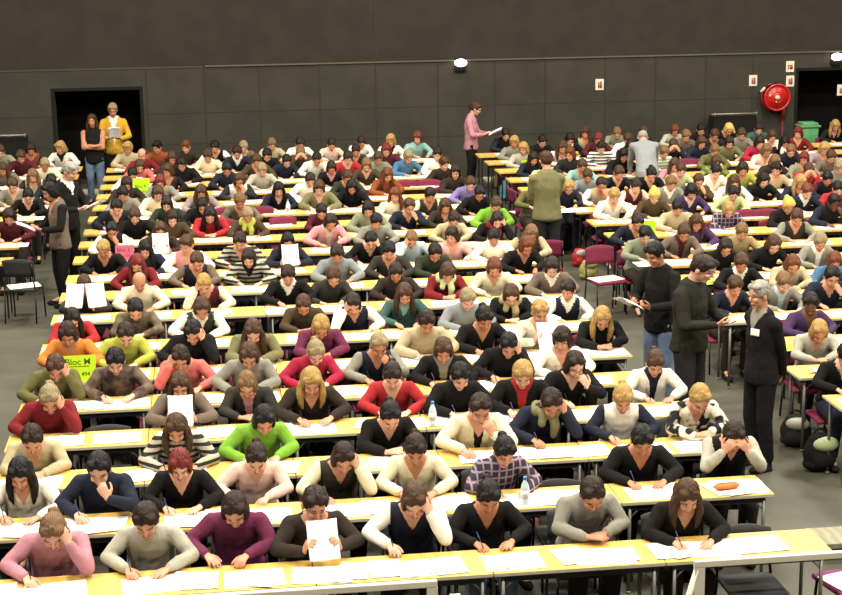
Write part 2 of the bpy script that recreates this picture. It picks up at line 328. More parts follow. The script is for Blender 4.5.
def hairmesh(style, pitch, near):
    pitch = 10 if pitch < 16 else 28 if pitch < 33 else 39
    k = (style, pitch, near)
    if k in _HM: return _HM[k]
    R_, F_, U_ = headmat(math.radians(pitch)); ax = (R_, F_, U_)
    def H(r, f, u): return R_*r + F_*f + U_*u
    g = G(); rr = random.Random(style+str(pitch))
    Z = V((0, 0, 1))
    if style == 'x':
        g.ell(H(0, -.030, .020), (.082, .078, .062), ax, 18, 12); 
        for s in (-1, 1): g.ell(H(s*.068, -.01, .012), (.016, .045, .045), ax)
        g.ell(H(0, -.055, .045), (.07, .055, .06), ax)
    else:
        g.ell(H(0, -.014, .048), (.086, .100, .087), ax, 22, 14)
        g.ell(H(0, -.045, .010), (.082, .068, .082), ax, 18, 12)
        g.ell(H(.026, .040, .088), (.056, .048, .032), ax, 16, 10); g.ell(H(-.036, .040, .080), (.044, .046, .032), ax, 14, 9)
        for i in range(26 if near else 14):
            az = -2.9+5.8*(i+rr.uniform(0, .8))/(26 if near else 14); A = abs(az)
            ue = .082-.082*A/1.57 if A < 1.57 else -.055*(A-1.57)/1.4
            if style in 'blfh' and A > 1.0: continue
            def S(u, az, o=0):
                k = math.sqrt(max(.05, 1-((u-.040)/.100)**2)); return H(math.sin(az)*(.081+o)*k, math.cos(az)*(.098+o)*k-.012, u)
            dz = rr.uniform(-.12, .2)
            g.limb([S(ue+.050, az-dz), S(ue+.018, az), S(ue-rr.uniform(.0, .022), az+dz*.6, -.002)], [.011, .013, .004], 7)
        for s in (-1, 1): g.ell(H(s*.070, .018, .028), (.016, .035, .040), ax)
    if style in 'blfh':
        for s in (-1, 1):
            g.ell(H(s*.074, -.005, -.020), (.022, .055, .080), ax); g.ell(H(s*.078, .030, .000), (.014, .030, .062), ax)
            g.ell(H(s*.062, -.035, -.055), (.034, .050, .070), ax)
        g.ell(H(0, -.060, -.045), (.074, .042, .085), ax)
    if style in 'f': g.ell(H(0, .062, .055), (.062, .036, .034), ax, 16, 10)
    if style == 'l':
        for s in (-1, 1):
            a = H(s*.074, .012, -.02)
            for off, fy in ((0, 0), (.012, .035)):
                b = a + V((s*.010, fy, 0)); g.limb([b, b-Z*.09+V((s*.012, 0, 0)), b-Z*.17+V((s*.006, .02, 0)), b-Z*.225+V((-s*.006, .03, 0))], [.028, .031, .026, .010])
        a = H(0, -.075, -.02); g.limb([a, a-Z*.12+V((0, .03, 0)), a-Z*.22+V((0, .06, 0))], [.06, .055, .03])
        for s in (-1, 1): b = a+V((s*.045, 0, 0)); g.limb([b, b-Z*.12+V((0, .03, 0)), b-Z*.20+V((0, .05, 0))], [.045, .045, .02])
    if style == 't':
        g.ell(H(0, -.115, .060), (.040, .034, .040), ax)
        a = H(0, -.13, .05); g.limb([a, a+V((.01, .035, -.05)), a+V((.012, .05, -.12))], [.030, .030, .012])
    if style == 'c':
        for i in range(26):
            th = rr.uniform(0, 2*PI); ph = rr.uniform(.0, 1.75)
            p = V((math.sin(ph)*math.cos(th), math.sin(ph)*math.sin(th), math.cos(ph)))
            if p.y > .45 and p.z < .55: p.y *= -1
            g.ell(H(p.x*.082, p.y*.092-.012, p.z*.082+.042), rr.uniform(.022, .030), nu=8, nv=6)
    if style == 'h':
        a = H(0, .01, -.10); g.ell(a, (.075, .07, .05)); g.ell(a+V((0, .03, -.06)), (.10, .09, .06))
    me = _HM[k] = g.remesh('hair_'+style, .0055 if near else .011, 1, .75 if near else .7)
    if style != 'h':
        A = np.array([R_, F_, U_]); n = len(me.vertices); co = np.empty(n*3); me.vertices.foreach_get('co', co); co = co.reshape(-1, 3); q = co@A.T
        for i, v in enumerate(me.vertices):
            r, f, u = q[i]; az = math.atan2(r-.018, f+.03); el = math.hypot(r-.018, f+.03) if u > .03 else .09+(.03-u)
            d = .0050*noise.noise(V((az*4.5, el*7, 3.1)))+.0036*noise.noise(V((az*11, el*10, 7.7)))
            if style in 'sblf' and f > -.06 and u > .05: d -= .0075*math.exp(-((r-.018)/.0065)**2)
            co[i] += np.array(v.normal)*d
        me.vertices.foreach_set('co', co.ravel()); me.update()
    return _HM[k]
_SCARF = {}
def scarfmesh():
    if 'm' not in _SCARF:
        g = G(); n = 16
        pts = [V((math.cos(2*PI*i/n)*.095, math.sin(2*PI*i/n)*.085+.01, .02*math.sin(2*PI*i/n))) for i in range(n+1)]
        g.limb(pts, [.038+.008*math.sin(i*2.3) for i in range(n+1)]); g.limb([V((.03, -.08, 0)), V((.05, -.11, -.11)), V((.04, -.09, -.2))], [.035, .042, .03]); g.limb([V((-.04, -.08, 0)), V((-.06, -.10, -.09))], [.035, .035])
        _SCARF['m'] = g.remesh('scarf', .011, 2, .5)
    return _SCARF['m']
POSETXT = {'w': 'writing', 'm': 'writing', 'h': 'head propped on a hand', 'g': 'head propped on a hand', 'c': 'hand at the chin', 'r': 'holding up papers', 'd': 'both hands over the face', 'a': 'bent over folded arms', 'k': 'looking sideways', 'n': 'looking sideways'}
def parse_top(s):
    # "navy/white/skin vest +olive"  -> torso / sleeves / v-neck / opening
    sc = None
    if '+' in s: s, sc = s.split('+'); s = s.strip(); sc = sc.strip()
    w = s.split(); gname = w[-1]; c = w[0].split('/')
    t = c[0]; sl = c[1] if len(c) > 1 and c[1] else t; v = c[2] if len(c) > 2 and c[2] else 'skin'; op = c[3] if len(c) > 3 and c[3] else t
    words = t.replace('-', ' ') + ' ' + gname
    if sl == 'skin': pass
    elif sl != t: words += ' with ' + sl.replace('-', ' ') + ' sleeves'
    elif op != t: words += ' over ' + op.replace('-', ' ')
    if sc: words += ' and ' + sc.replace('-', ' ') + ' scarf'
    return t, sl, v, op, gname, sc, words
def person(loc, rz, hair, style, pose, top, near, skin=None, trousers=None, scale=1.0, shoes=False, xs=1.0):
    M = pmesh(pose, near); sk = skin or SKINS[rng.choice((0, 0, 1, 2))]
    t, sl, v, op, gname, sc, words = parse_top(top)
    if v == 'skin' and gname in ('sweater', 'shirt', 'jacket') and rng.random() < (.6 if near else .78): v = t
    mt = lambda c: sk if c == 'skin' else cloth(c)
    o = obj('person', M['body'], [sk, LIP, EYE], loc=loc, rz=rz); o.scale = (scale*xs, scale*xs, scale)
    h = obj('hair', hairmesh(style, M['pitch'], near), [cloth('charcoal') if style == 'h' else hairmat(hair)], o, M['head'], M['yaw'])
    if style not in 'th': h.scale.x = rng.choice((-1, 1))
    obj({'top': 'shirt'}.get(gname, gname).replace('-', '_'), M['top'], [mt(t), mt(sl), mt(v), mt(op)], o)
    obj('trousers', M['trousers'], [trousers or cloth(rng.choice(('black', 'navy', 'charcoal', 'dark-brown')))], o)
    if shoes:
        for q in M['shoes']: obj('shoe', q, [cloth('black')], o)
    if sc: obj('scarf', scarfmesh(), [cloth(sc)], o, M['nb']+V((0, -.01, -.01)))
    return o, words, M

# rows of table front edges, by block
MAIN = [9.93, 11.10, 12.14, 13.15, 14.20, 15.17, 16.30, 17.63, 18.77, 19.77, 20.98, 22.03, 22.98, 24.05, 25.1, 26.15, 27.2, 28.2, 29.2]
RIGHT = [13.1, 14.11, 15.2, 16.31, 17.3, 18.35, 19.3, 20.25, 21.25, 22.3, 23.35, 24.4, 25.45, 26.5, 27.55, 28.6, 29.6]
LEFT = [21.1, 22.2, 23.25, 24.3, 25.35, 26.4, 27.45, 28.5, 29.5]
BL = {'main': MAIN, 'right': RIGHT, 'left': LEFT}
MX0, MX1, RX0, LX1 = -1.75, 4.15, 5.47, -2.55

# head pixel x, y | hair + style | pose | top
CROWD = '''
54 531 lb t h mauve sweater
146 520 db s w light-grey sweater
235 507 db b m plum sweater
316 504 db s r dark-brown sweater
418 501 br b h navy/white cardigan
490 484 bk t w black blouse
594 494 db s a grey sweater
683 499 br l w black cardigan
20 474 bk l w white/white sweater
100 469 bk s c navy jacket
180 465 rd b w black sweater
257 456 db t m pale-pink cardigan
344 458 db b h dark-grey/cream vest
416 450 db t w cream sweater
503 452 bk t w plaid shirt
642 440 bk s w black sweater
737 436 db s d black/light-grey cardigan
34 440 db s a beige sweater
177 433 br l w striped-grey sweater
264 420 bk b m bright-green sweater
390 416 bk t a black blouse
478 411 db s c cream/cream/skin/black cardigan
552 403 db s h navy jacket +khaki
624 399 bl t w white/navy shirt
696 407 bl s a floral/floral blouse
51 399 gb t h dark-red sweater
180 386 br l r taupe sweater
247 380 lb b a dark-grey/dark-grey/pink/pink cardigan
311 381 bl l w dark-brown sweater
393 376 db t w red sweater
459 376 bk s w black sweater
524 380 bl s w black/black/red/red jacket
574 365 db b c black sweater
659 361 br t w white/white/navy/navy cardigan
57 368 br s h olive jacket
116 361 bk s w patterned-brown sweater
180 355 db b g coral cardigan
249 356 br b m grey sweater
316 353 gb t m crimson sweater
380 343 gb s c navy/grey sweater
442 350 br b w black/black/grey/grey cardigan
507 348 bk s h black shirt
562 339 db f k white jacket
67 334 db b w orange sweater
125 334 db s m lime sweater
193 332 bk b h black sweater
253 333 br l a khaki sweater
321 327 bl b a plum sweater
425 326 db s w beige sweater
484 318 bk t w black blouse
541 312 bl s r printed-white blouse
600 320 bl l a black sweater
73 319 bk l a red sweater
135 309 bk s a mottled-brown jacket
202 308 br b m dark-green/white/white/navy vest
307 305 br s a brown jacket
350 304 db b g navy/white vest
406 292 br l w teal/teal/turquoise cardigan
469 300 gb s w grey-blue sweater
510 294 br b a charcoal/black jacket +tan
571 287 db s k navy/white/white vest
83 278 br s r dark-grey sweater
139 281 db x w cream sweater
204 284 bl s g maroon/cream vest
289 275 db s w black/black/white jacket
333 277 br s m dark-grey sweater
397 270 db s w dark-brown sweater
447 273 br f a dark-red sweater +pale-green
496 267 au b w cream sweater
551 267 db b w taupe/taupe/white jacket
105 248 bl s w black sweater
137 264 rd l m dark-red sweater
197 261 br s m charcoal/taupe vest
249 257 db b w striped-grey/striped-grey/black sweater
390 249 bk s w dark-grey sweater
337 254 db s w grey-blue shirt
436 247 bk s a dark-green sweater
481 240 bk s w white shirt
529 244 au b m black blouse
147 249 bk l w navy sweater
183 246 br s k pink/white vest
288 242 bk l r charcoal/navy jacket
373 240 bk s h black sweater
420 235 lb s g light-blue shirt
469 235 db b k patterned-pink blouse
519 234 lb b m brown/beige vest
112 231 bk s c black/white jacket
160 232 br b r dark-brown cardigan
240 241 db s w striped-grey sweater
377 221 bk s w grey sweater
331 217 db b m pink/pink/pale-pink/pale-pink cardigan
455 220 db s m beige shirt
497 220 db b h black sweater +dark-red
242 217 gb s w brown jacket +lime
368 209 bk b w grey-green sweater
411 204 br s c navy sweater
322 209 bk s a maroon jacket
495 207 br s m bright-green sweater
446 201 br l w dark-grey sweater
183 216 bk l a red jacket
201 192 br l w mauve-grey sweater
199 206 bk b h black jacket
240 200 lb c w mottled-brown jacket
227 169 bk s w navy sweater
239 172 br b c white/charcoal vest
209 157 br c w cream sweater
207 144 bk s w black/white vest
235 138 gb s w taupe jacket
238 148 db s w navy/navy/white jacket
183 146 au s k dark-brown sweater
168 171 br b k dark-brown/black jacket
182 166 bk s w black sweater
268 139 lb s w beige jacket
265 155 bk s m black sweater
275 160 br s w brown sweater
297 138 db s w white sweater
288 158 bk s m navy jacket
301 150 lb s d brown sweater
309 157 bk s h white shirt
332 138 db s w pale-pink shirt
332 166 db b w black/black/pink jacket
342 158 db s w red sweater
310 180 db s m white shirt
319 190 br b w khaki sweater
279 186 bk l w black/navy sweater
262 170 gb s w light-grey sweater
362 138 db s a white shirt
362 148 db s w dark-grey sweater
367 163 lb b w brown cardigan
377 160 br s w grey-green shirt
380 152 rd b w maroon sweater
396 145 bl b k white/white/black cardigan
413 138 au b k turquoise sweater
406 157 gb s w blue sweater
388 175 au l w rust sweater
348 177 br s w dark-green sweater
352 187 bk l w black jacket
397 195 au l k cream jacket
434 155 db s k white sweater
445 160 br s n dark-brown sweater
456 172 db b k dark-brown jacket
471 184 br s m violet sweater
481 188 bk s m black shirt
430 192 bk s w dark-grey/cream jacket
137 148 bl s k beige jacket
147 148 au x k dark-red jacket
139 156 br b m coral sweater
132 170 bk s m white sweater
127 184 db b w dark-brown sweater
123 194 bk s w grey sweater
159 178 rd b w grey cardigan
158 194 br b w cream sweater
170 201 db b w dark-green sweater
167 159 br b w dark-brown jacket
175 146 bk s k rust jacket
117 207 bk s m charcoal/navy jacket
168 208 br s w black jacket
171 219 db b w brown sweater
2 152 br s w grey-green sweater
3 169 br l w taupe sweater
29 146 db b w rust/charcoal vest
20 154 br s w maroon sweater
44 163 gb s w cream sweater
32 173 lb l w cream/charcoal vest
27 191 bk s m black sweater
14 192 br s w grey cardigan
8 212 db b w maroon sweater
60 144 bl b k white/white/black shirt
50 176 bk s w navy sweater
507 134 db s w black/navy jacket
516 139 bl b k grey sweater
525 144 bl b k light-grey sweater
535 153 db l w navy sweater
546 138 bk s w black jacket
547 160 bk b w pale-green shirt
564 146 br l w pale-pink/white cardigan
572 152 au b k charcoal sweater
581 139 bk b w black/black/white jacket
584 157 br s w turquoise cardigan
568 174 bk h w black sweater
583 178 br b w olive jacket
598 183 bl b m navy sweater
587 131 br l k beige/black vest
597 139 rd s w maroon sweater
619 128 lb s a grey-green sweater
616 140 br s w white jacket
600 150 bk s w striped-white sweater
622 158 bk l w black sweater
605 169 br s w grey-blue shirt
617 181 db s c beige/white vest
614 196 bl s w white blouse
645 130 br s w charcoal jacket
632 143 db b a maroon jacket
680 126 au b w light-grey jacket
688 133 lb s w taupe sweater
680 142 br s d navy sweater
666 146 lb s w striped-green shirt
673 166 br l w mauve sweater
700 127 bk s w black sweater
640 170 br s w black/navy jacket
659 174 bk t m black blouse
687 178 br s c brown sweater
694 188 bk f w purple/purple/pale-pink sweater
671 184 lb s w grey/grey/white cardigan
636 186 db s w maroon/pale-pink/skin vest
653 196 yb t w brown jacket
720 133 br s w charcoal sweater
731 123 yb b h black sweater
710 140 br b w navy jacket
717 149 lb s w olive sweater
737 142 db b w khaki jacket
748 131 br s w grey shirt
761 127 db s w teal jacket
750 143 db b w crimson sweater
769 138 br b w white cardigan
705 167 br s w pale-green sweater
718 162 br b w patterned-green blouse
723 172 bk s w white blouse
710 183 br l w white/white/black/black cardigan
733 168 db b w lime jacket
746 179 bk b w black sweater
736 190 bk s m pale-green shirt
760 170 bk s k beige shirt
780 137 bk l w black jacket +white
791 135 rd b k dark-red sweater
796 150 lb s m navy sweater
812 150 bl b w mauve-grey cardigan
772 153 lb b w pale-pink sweater
773 166 lb b w dark-brown sweater
802 161 rd b k grey-green jacket
781 184 bl l w navy jacket
796 175 br s d red sweater
818 178 bk s w black/maroon jacket
828 171 gb s w grey jacket
810 191 au s w navy/navy/white sweater
834 151 br s w taupe sweater
839 181 bk s w red jacket
834 166 db s w charcoal jacket
640 215 db s m navy blouse
658 226 bk s w grey-green jacket
676 208 bk s w beige sweater
676 231 br s m taupe/taupe/maroon/maroon jacket
694 228 br l w purple sweater
727 210 bl b a plaid jacket
745 226 lb s w tan sweater
729 239 db b m black jacket
745 250 br s w black/black/white/white jacket
735 286 br s w navy sweater
786 206 yb t w black sweater
794 221 br s w dark-grey/grey cardigan
831 203 bk s c black/navy jacket
777 241 br b m black sweater
824 241 gb s w grey/grey/white/white jacket
837 245 au b w blue cardigan
799 253 au b a beige sweater
787 281 lb s w grey/grey/light-blue/light-blue cardigan
836 275 bk s c navy sweater
815 299 bk s k purple cardigan
838 122 bl l w black sweater
852 352 bk s w black sweater
824 330 bl b a light-grey sweater
'''
DEEP = {(831, 203), (815, 299)}
FIX = {(18, 1): 0}
TAKEN = {}
def place(px, py):
    best = None
    for b, rows in BL.items():
        for i, Y in enumerate(rows):
            q = at_y(px, py, Y+.48)
            if b == 'main' and not (MX0-.35 < q.x < MX1+.25): continue
            if b == 'right' and q.x < RX0+(.05 if i < 12 else -.45): continue
            if b == 'left' and q.x > LX1+(-.05 if i < 4 else .45): continue
            gap = min([abs(q.x-x) for x in TAKEN.get((b, i), [])]+[9])
            e = abs(q.z-1.07)+.45*max(0, .50-gap)
            if best is None or e < best[0]: best = (e, b, i, q)
    if best: TAKEN.setdefault(best[1:3], []).append(best[3].x)
    return best
SEATS = []
for ln in CROWD.strip().splitlines():
    a = ln.split(None, 5); px, py = int(a[0]), int(a[1])
    B = place(px, py)
    if B is None: print('UNPLACED', ln); continue
    e, b, i, q = B
    SEATS.append(dict(px=px, py=py, hair=a[2], sty=a[3], pose=a[4], top=a[5], b=b, row=i, q=q))
ORD = 'first second third fourth fifth sixth seventh eighth ninth tenth eleventh twelfth thirteenth fourteenth fifteenth sixteenth seventeenth eighteenth nineteenth twentieth'.split() + ['twenty-first', 'twenty-second', 'twenty-third', 'twenty-fourth', 'twenty-fifth', 'twenty-sixth', 'twenty-seventh']
byrow = {}
for s in SEATS: byrow.setdefault((s['b'], s['row']), []).append(s)
for k, L in byrow.items():
    L.sort(key=lambda s: s['q'].x)
    # keep neighbours off each other's laps
    for it in range(30):
        for a, c in zip(L, L[1:]):
            d = .52-(c['q'].x-a['q'].x)
            if d > 0: a['q'].x -= d*.5; c['q'].x += d*.5
    for j, s in enumerate(L): s['n'] = j
def where(s):
    return f"{ORD[s['n']]} from left in {ORD[s['row']]} row of {s['b']} block"
BASE = {}
for s in SEATS:
    t, sl, v, op, gname, sc, words = parse_top(s['top'])
    hair = 'a headscarf' if s['sty'] == 'h' else f"{STY[s['sty']]} {HAIR[s['hair']][0]} hair"
    s['words'] = words; s['look'] = f"person in {words} with {hair} {POSETXT[s['pose']]}" if ' with ' not in words else f"person in {words} and {hair}, {POSETXT[s['pose']]}"
    s['hairw'] = hair
    BASE[s['look']] = BASE.get(s['look'], 0)+1
print({k: len(L) for k, L in sorted(byrow.items())})
nw = lambda x: len(x.replace('-', ' ').split())
for s in SEATS:
    if BASE[s['look']] == 1 and nw(s['look']) <= 16 and (s['b'] == 'main' and s['row'] < 9):
        s['label'] = s['look']
    else:
        for c in (f"person in {s['words']}, {s['hairw']}, {where(s)}", f"person in {s['words']}, {where(s)}", f"person in {s['words'].split(' with ')[0].split(' and ')[0].split(' over ')[0]}, {where(s)}"):
            if nw(c) <= 16: break
        s['label'] = c
SOX = {'h': -.03, 'g': .03}
for s in SEATS:
    near = s['b'] == 'main' and s['row'] < 6
    s['near'] = near
    q = s['q']; rowY = BL[s['b']][s['row']]
    M = pmesh(s['pose'], near)
    rz = rng.uniform(-.14, .14)
    if s['b'] == 'main' and s['row'] > 11 and s['pose'] in 'wk' and s['px'] > 380: rz += .25
    sc = (1.0 if near else .975) + rng.uniform(-.025, .025)
    # slide the seat so that the head meets the sight line at its own height
    hz = M['head'].z*sc
    want = at_z(s['px'], s['py'], hz)
    y_head = max(rowY+.38, min(rowY+.60, want.y))
    hx, hy = M['head'].x*sc, M['head'].y*sc
    y = y_head - (hx*math.sin(rz)+hy*math.cos(rz)); y = max(y, rowY+.66)
    x = q.x - (hx*math.cos(rz)-hy*math.sin(rz))
    s['x'], s['y'], s['rz'] = x, y, rz
    o, words, _ = person((x, y, 0), rz, s['hair'], s['sty'], s['pose'], s['top'], near, skin=SKINS[3] if (s['px'], s['py']) in DEEP else None,
        scale=sc, xs=rng.uniform(.95, 1.03), shoes=(near and s['row'] < 2) or (s['b'] == 'right' and s['row'] < 6) or s['n'] == len(byrow[(s['b'], s['row'])])-1, trousers=DENIM if near and s['row'] == 0 and s['n'] in (2, 5) else None)
    tag(o, s['label'], 'person', 'people seated in the %s block' % s['b'])
    s['M'] = M; s['sc'] = sc

# ------------------------------------------------------------------ invigilators and others on their feet
def stander(px, py, Y, rz, hair, style, pose, top, label, trousers=None, h=1.75, skin=None, near=False, xs=1.0):
    M = pmesh(pose, near); sc = h/1.745
    q = at_y(px, py, Y)
    hy = M['head'].y*sc; x = q.x + hy*math.sin(rz); y = Y - hy*math.cos(rz)
    o, w, _ = person((x, y, 0), rz, hair, style, pose, top, near, skin=skin, trousers=trousers, scale=sc, shoes=True, xs=xs)
    tag(o, label, 'person', 'people standing in the hall'); return o, M, sc
WALK = []
WALK.append(stander(113, 116, 30.75, .05, 'gb', 's', 'S_read', 'yellow/yellow/white/white jacket', 'standing person in bright yellow jacket holding papers before the dark doorway', cloth('black'), 1.80))
WALK.append(stander(93, 138, 30.1, -.1, 'br', 'l', 'S_cross', 'black/skin shirt', 'standing long haired person in black T-shirt and jeans with arms crossed before the doorway', DENIM, 1.66))
WALK.append(stander(50, 193, 21.75, -1.15, 'bk', 'b', 'S_read', 'taupe/black jacket', 'dark haired person standing in aisle reading paper, in dark jacket and grey tunic', cloth('black'), 1.70))
WALK.append(stander(70, 181, 22.9, .95, 'gr', 's', 'S_read', 'black/black/white jacket', 'grey haired person in black suit standing in the aisle with papers', cloth('black'), 1.80, xs=1.12))
WALK.append(stander(476, 131, 30.3, 1.2, 'br', 't', 'S_read', 'mauve sweater', 'person in mauve sweater standing by the wall reading a sheet', cloth('black'), 1.68))
WALK.append(stander(546, 171, 22.4, PI+.1, 'br', 's', 'S_cross', 'khaki sweater', 'person in khaki green sweater standing in aisle with his back turned', cloth('charcoal'), 1.80, xs=1.1))
WALK.append(stander(643, 141, 26.6, PI-.1, 'gr', 'x', 'S_bend', 'grey-blue shirt', 'grey haired person in pale blue shirt stooping over a table, back turned', cloth('charcoal'), 1.72, xs=1.08))
WALK.append(stander(655, 254, 15.75, -1.0, 'bk', 's', 'S_read', 'black/black/black sweater', 'black haired person in black sweater and jeans standing with papers in aisle', DENIM, 1.78, near=True))
WALK.append(stander(701, 268, 14.9, .85, 'db', 's', 'S_read', 'dark-olive/dark-olive/charcoal jacket', 'heavy person in dark jacket standing in aisle reading a magazine', cloth('charcoal'), 1.80, near=True, xs=1.2))
BADGE = stander(759, 299, 13.75, -1.25, 'gr', 's', 'S_back', 'black/black/grey jacket', 'grey haired person in black suit with badge standing, hands behind back', cloth('black'), 1.77, near=True, xs=.97)
WALK.append(BADGE)
g = G(); g.box(-.045, .045, -.004, .004, -.03, .03)
b = obj('name_badge', g.mesh('badge', .002), [mat('badge_white', 'eceae4', .5)], BADGE[0], (.075, -.142, 1.31)); b['label'] = 'white name badge'; b.rotation_euler = (-.1, 0, .35)
# ------------------------------------------------------------------ tables
LAM = mat('table_laminate', 'cda958', .45, 'wood', 'c29c4c', spec=.35, scale=5); EDGE = mat('table_edge', 'b9b1a0', .5); STEEL = mat('grey_steel', '77756f', .4, metal=.6); DARKST = mat('dark_steel', '2a2a2c', .45, metal=.4)
TD = .44; TZ = .74
_TM = {}
def table_meshes(w):
    k = round(w, 2)
    if k in _TM: return _TM[k]
    g = G(); g.box(-w/2+.003, w/2-.003, 0, TD, TZ-.026, TZ); top = g.mesh('tabletop', .004, False)
    c = centers(top); top.polygons.foreach_set('material_index', (c[:, 2] < TZ-.003).astype(np.int32))
    g = G(); g.box(-w/2+.06, w/2-.06, .03, .05, TZ-.075, TZ-.026); g.box(-w/2+.06, w/2-.06, TD-.05, TD-.03, TZ-.075, TZ-.026); g.box(-w/2+.06, -w/2+.085, .05, TD-.05, TZ-.075, TZ-.026); g.box(w/2-.085, w/2-.06, .05, TD-.05, TZ-.075, TZ-.026)
    fr = g.mesh('frame', 0, False)
    g = G(); g.cyl((0, 0, 0), (0, 0, TZ-.026), .0135, n=10); g.cyl((0, 0, 0), (0, 0, .02), .019, n=10); g.cyl((0, 0, .60), (.09, 0, TZ-.05), .006, n=6)
    leg = g.mesh('leg')
    g = G(); g.box(-w/2+.003, w/2-.003, 0, TD, TZ-.026, TZ, 0); g.box(-w/2+.06, w/2-.06, .03, .05, TZ-.075, TZ-.026, 1)
    for x in (-w/2+.07, w/2-.07):
        for y in (.04, TD-.04): g.cyl((x, y, 0), (x, y, TZ-.026), .0135, n=6, m=1)
    one = g.mesh('table', 0, False)
    _TM[k] = (top, fr, leg, one); return _TM[k]
BLN = {'main': 'main', 'right': 'right', 'left': 'left'}
def table(x, w, Y, b, row, n, near):
    top, fr, leg, one = table_meshes(w)
    lab = f"yellow-topped exam table, {ORD[n]} from left in {ORD[row]} row of {b} block"
    if near:
        t = empty('exam_table', (x, Y, 0)); obj('tabletop', top, [LAM, EDGE], t); obj('frame', fr, [DARKST], t)
        for sx in (-1, 1):
            for yy in (.04, TD-.04):
                l = obj('leg', leg, [STEEL], t, (sx*(w/2-.07), yy, 0)); l.rotation_euler.z = PI if sx > 0 else 0
    else: t = obj('exam_table', one, [LAM, DARKST], loc=(x, Y, 0))
    tag(t, lab, 'table', 'exam tables of the %s block' % b)
for r, Y in enumerate(MAIN):
    x0 = MX0; n = 5
    for k in range(n):
        w = (MX1-MX0)/n; table(x0+w*(k+.5), w, Y, 'main', r, k, r < 9)
for r, Y in enumerate(RIGHT):
    xe = at_z(842, 300, 0).x; xe = max(at_y(842, 300, Y).x+.6, RX0+1.3); n = max(1, min(7, math.ceil((xe-RX0)/1.18)))
    for k in range(n): table(RX0-(.4 if r > 11 else 0)+1.18*(k+.5), 1.18, Y, 'right', r, k, r < 4)
for r, Y in enumerate(LEFT):
    n = 1
    for k in range(n): table(LX1+(.35 if r > 3 else 0)-1.18*(k+.5), 1.18, Y, 'left', r, k, False)

# ------------------------------------------------------------------ chairs
BURG = mat('burgundy_upholstery', '6e2038', .85, bump=.2); BLKUP = mat('dark_upholstery', '2d2c2b', .8, bump=.2); PURP = mat('purple_upholstery', '7d2a5c', .8, bump=.2)
CF = mat('chair_frame_black', '1d1d1f', .4, metal=.3)
def chair_geo():
    s = G(); s.box(-.205, .205, -.21, .20, .415, .455); seat = s.mesh('seat', .016)
    b = G(); n = 9
    vs = []; fs = []
    for j in range(5):
        z = .62+.24*j/4
        for i in range(n):
            a = (i/(n-1)-.5)*2; vs.append((a*.20, .205+.03*j/4-.03*a*a, z-(.03*a*a if j == 4 else 0)))
    for j in range(4):
        for i in range(n-1): fs.append((j*n+i, j*n+i+1, (j+1)*n+i+1, (j+1)*n+i))
    o = len(vs); vs2 = [(x, y+.022, z) for x, y, z in vs]; fs2 = [tuple(i+o for i in f)[::-1] for f in fs]
    rim = [i for i in range(n)] + [k*n+n-1 for k in range(1, 5)] + [4*n+i for i in range(n-2, -1, -1)] + [k*n for k in range(3, 0, -1)]
    side = [(rim[i], rim[(i+1) % len(rim)], rim[(i+1) % len(rim)]+o, rim[i]+o) for i in range(len(rim))]
    b.add(vs+vs2, fs+fs2+side); back = b.mesh('backrest')
    legs = []
    for sx in (-1, 1):
        f = G(); f.limb([V((sx*.205, -.19, .012)), V((sx*.20, -.16, .42))], [.011, .011], 8); legs.append(f.mesh('leg'))
        f = G(); f.limb([V((sx*.205, .22, .012)), V((sx*.20, .17, .42)), V((sx*.19, .205, .62)), V((sx*.185, .225, .80))], [.011]*4, 8); legs.append(f.mesh('leg'))
    allg = G()
    for m_, k in ((seat, 0), (back, 0)) + tuple((l, 1) for l in legs):
        allg.add([v.co[:] for v in m_.vertices], [tuple(p.vertices) for p in m_.polygons], k)
    return seat, back, legs, allg.mesh('chair')
SEAT, BACKR, CLEGS, CHAIR1 = chair_geo()
def chair(x, y, rz, up, label, group, near):
    if near:
        t = empty('chair', (x, y, 0), rz); obj('seat', SEAT, [up], t); obj('backrest', BACKR, [up], t)
        for l in CLEGS: obj('leg', l, [CF], t)
    else: t = obj('chair', CHAIR1, [up, CF], loc=(x, y, 0), rz=rz)
    return tag(t, label, 'chair', group)
for s in SEATS:
    nr = s['b'] == 'main' and s['row'] < 4
    up = BLKUP if nr else BURG
    chair(s['x'], s['y']+.03, s['rz']*.5, up, f"{'dark' if nr else 'burgundy'} chair under the person sitting {where(s)}", 'occupied chairs of the %s block' % s['b'], nr).scale.z = .88
def free_chair(px, py, z, rz, up, label, near=True):
    q = at_z(px, py, z); q.y -= .2*(z > .7); return chair(q.x, q.y, rz, up, label, 'empty chairs', near), q
def tucked(px, Y, label):
    chair(at_y(px, 500, Y+.34).x, Y+.34, 0, BLKUP, label, 'empty chairs', True).scale.z = .87
tucked(755, 9.93, 'empty dark chair tucked behind the end of the front table, behind the railing')
tucked(564, 11.10, 'empty dark grey chair behind second row table between writers')
tucked(110, 13.15, 'empty black chair behind the table with two loose sheets, near the red sweater')
c1, q1 = free_chair(853, 579, .46, -1.4, PURP, 'purple-seated chair with a white sheet on it by the railing')
c2, q2 = free_chair(545, 254, .62, PI, BURG, 'burgundy chair standing in aisle with its back turned, below person in green')
c3, q3 = free_chair(606, 279, .455, .2, BURG, 'burgundy chair in aisle with a white sheet on its seat')
c4, q4 = free_chair(24, 286, .455, PI-.2, BLKUP, 'chair with white sheets on its seat beside the standing pair')
c5, q5 = free_chair(524, 212, .455, 1.7, BURG, 'chair standing in aisle beside the person in green sweater')
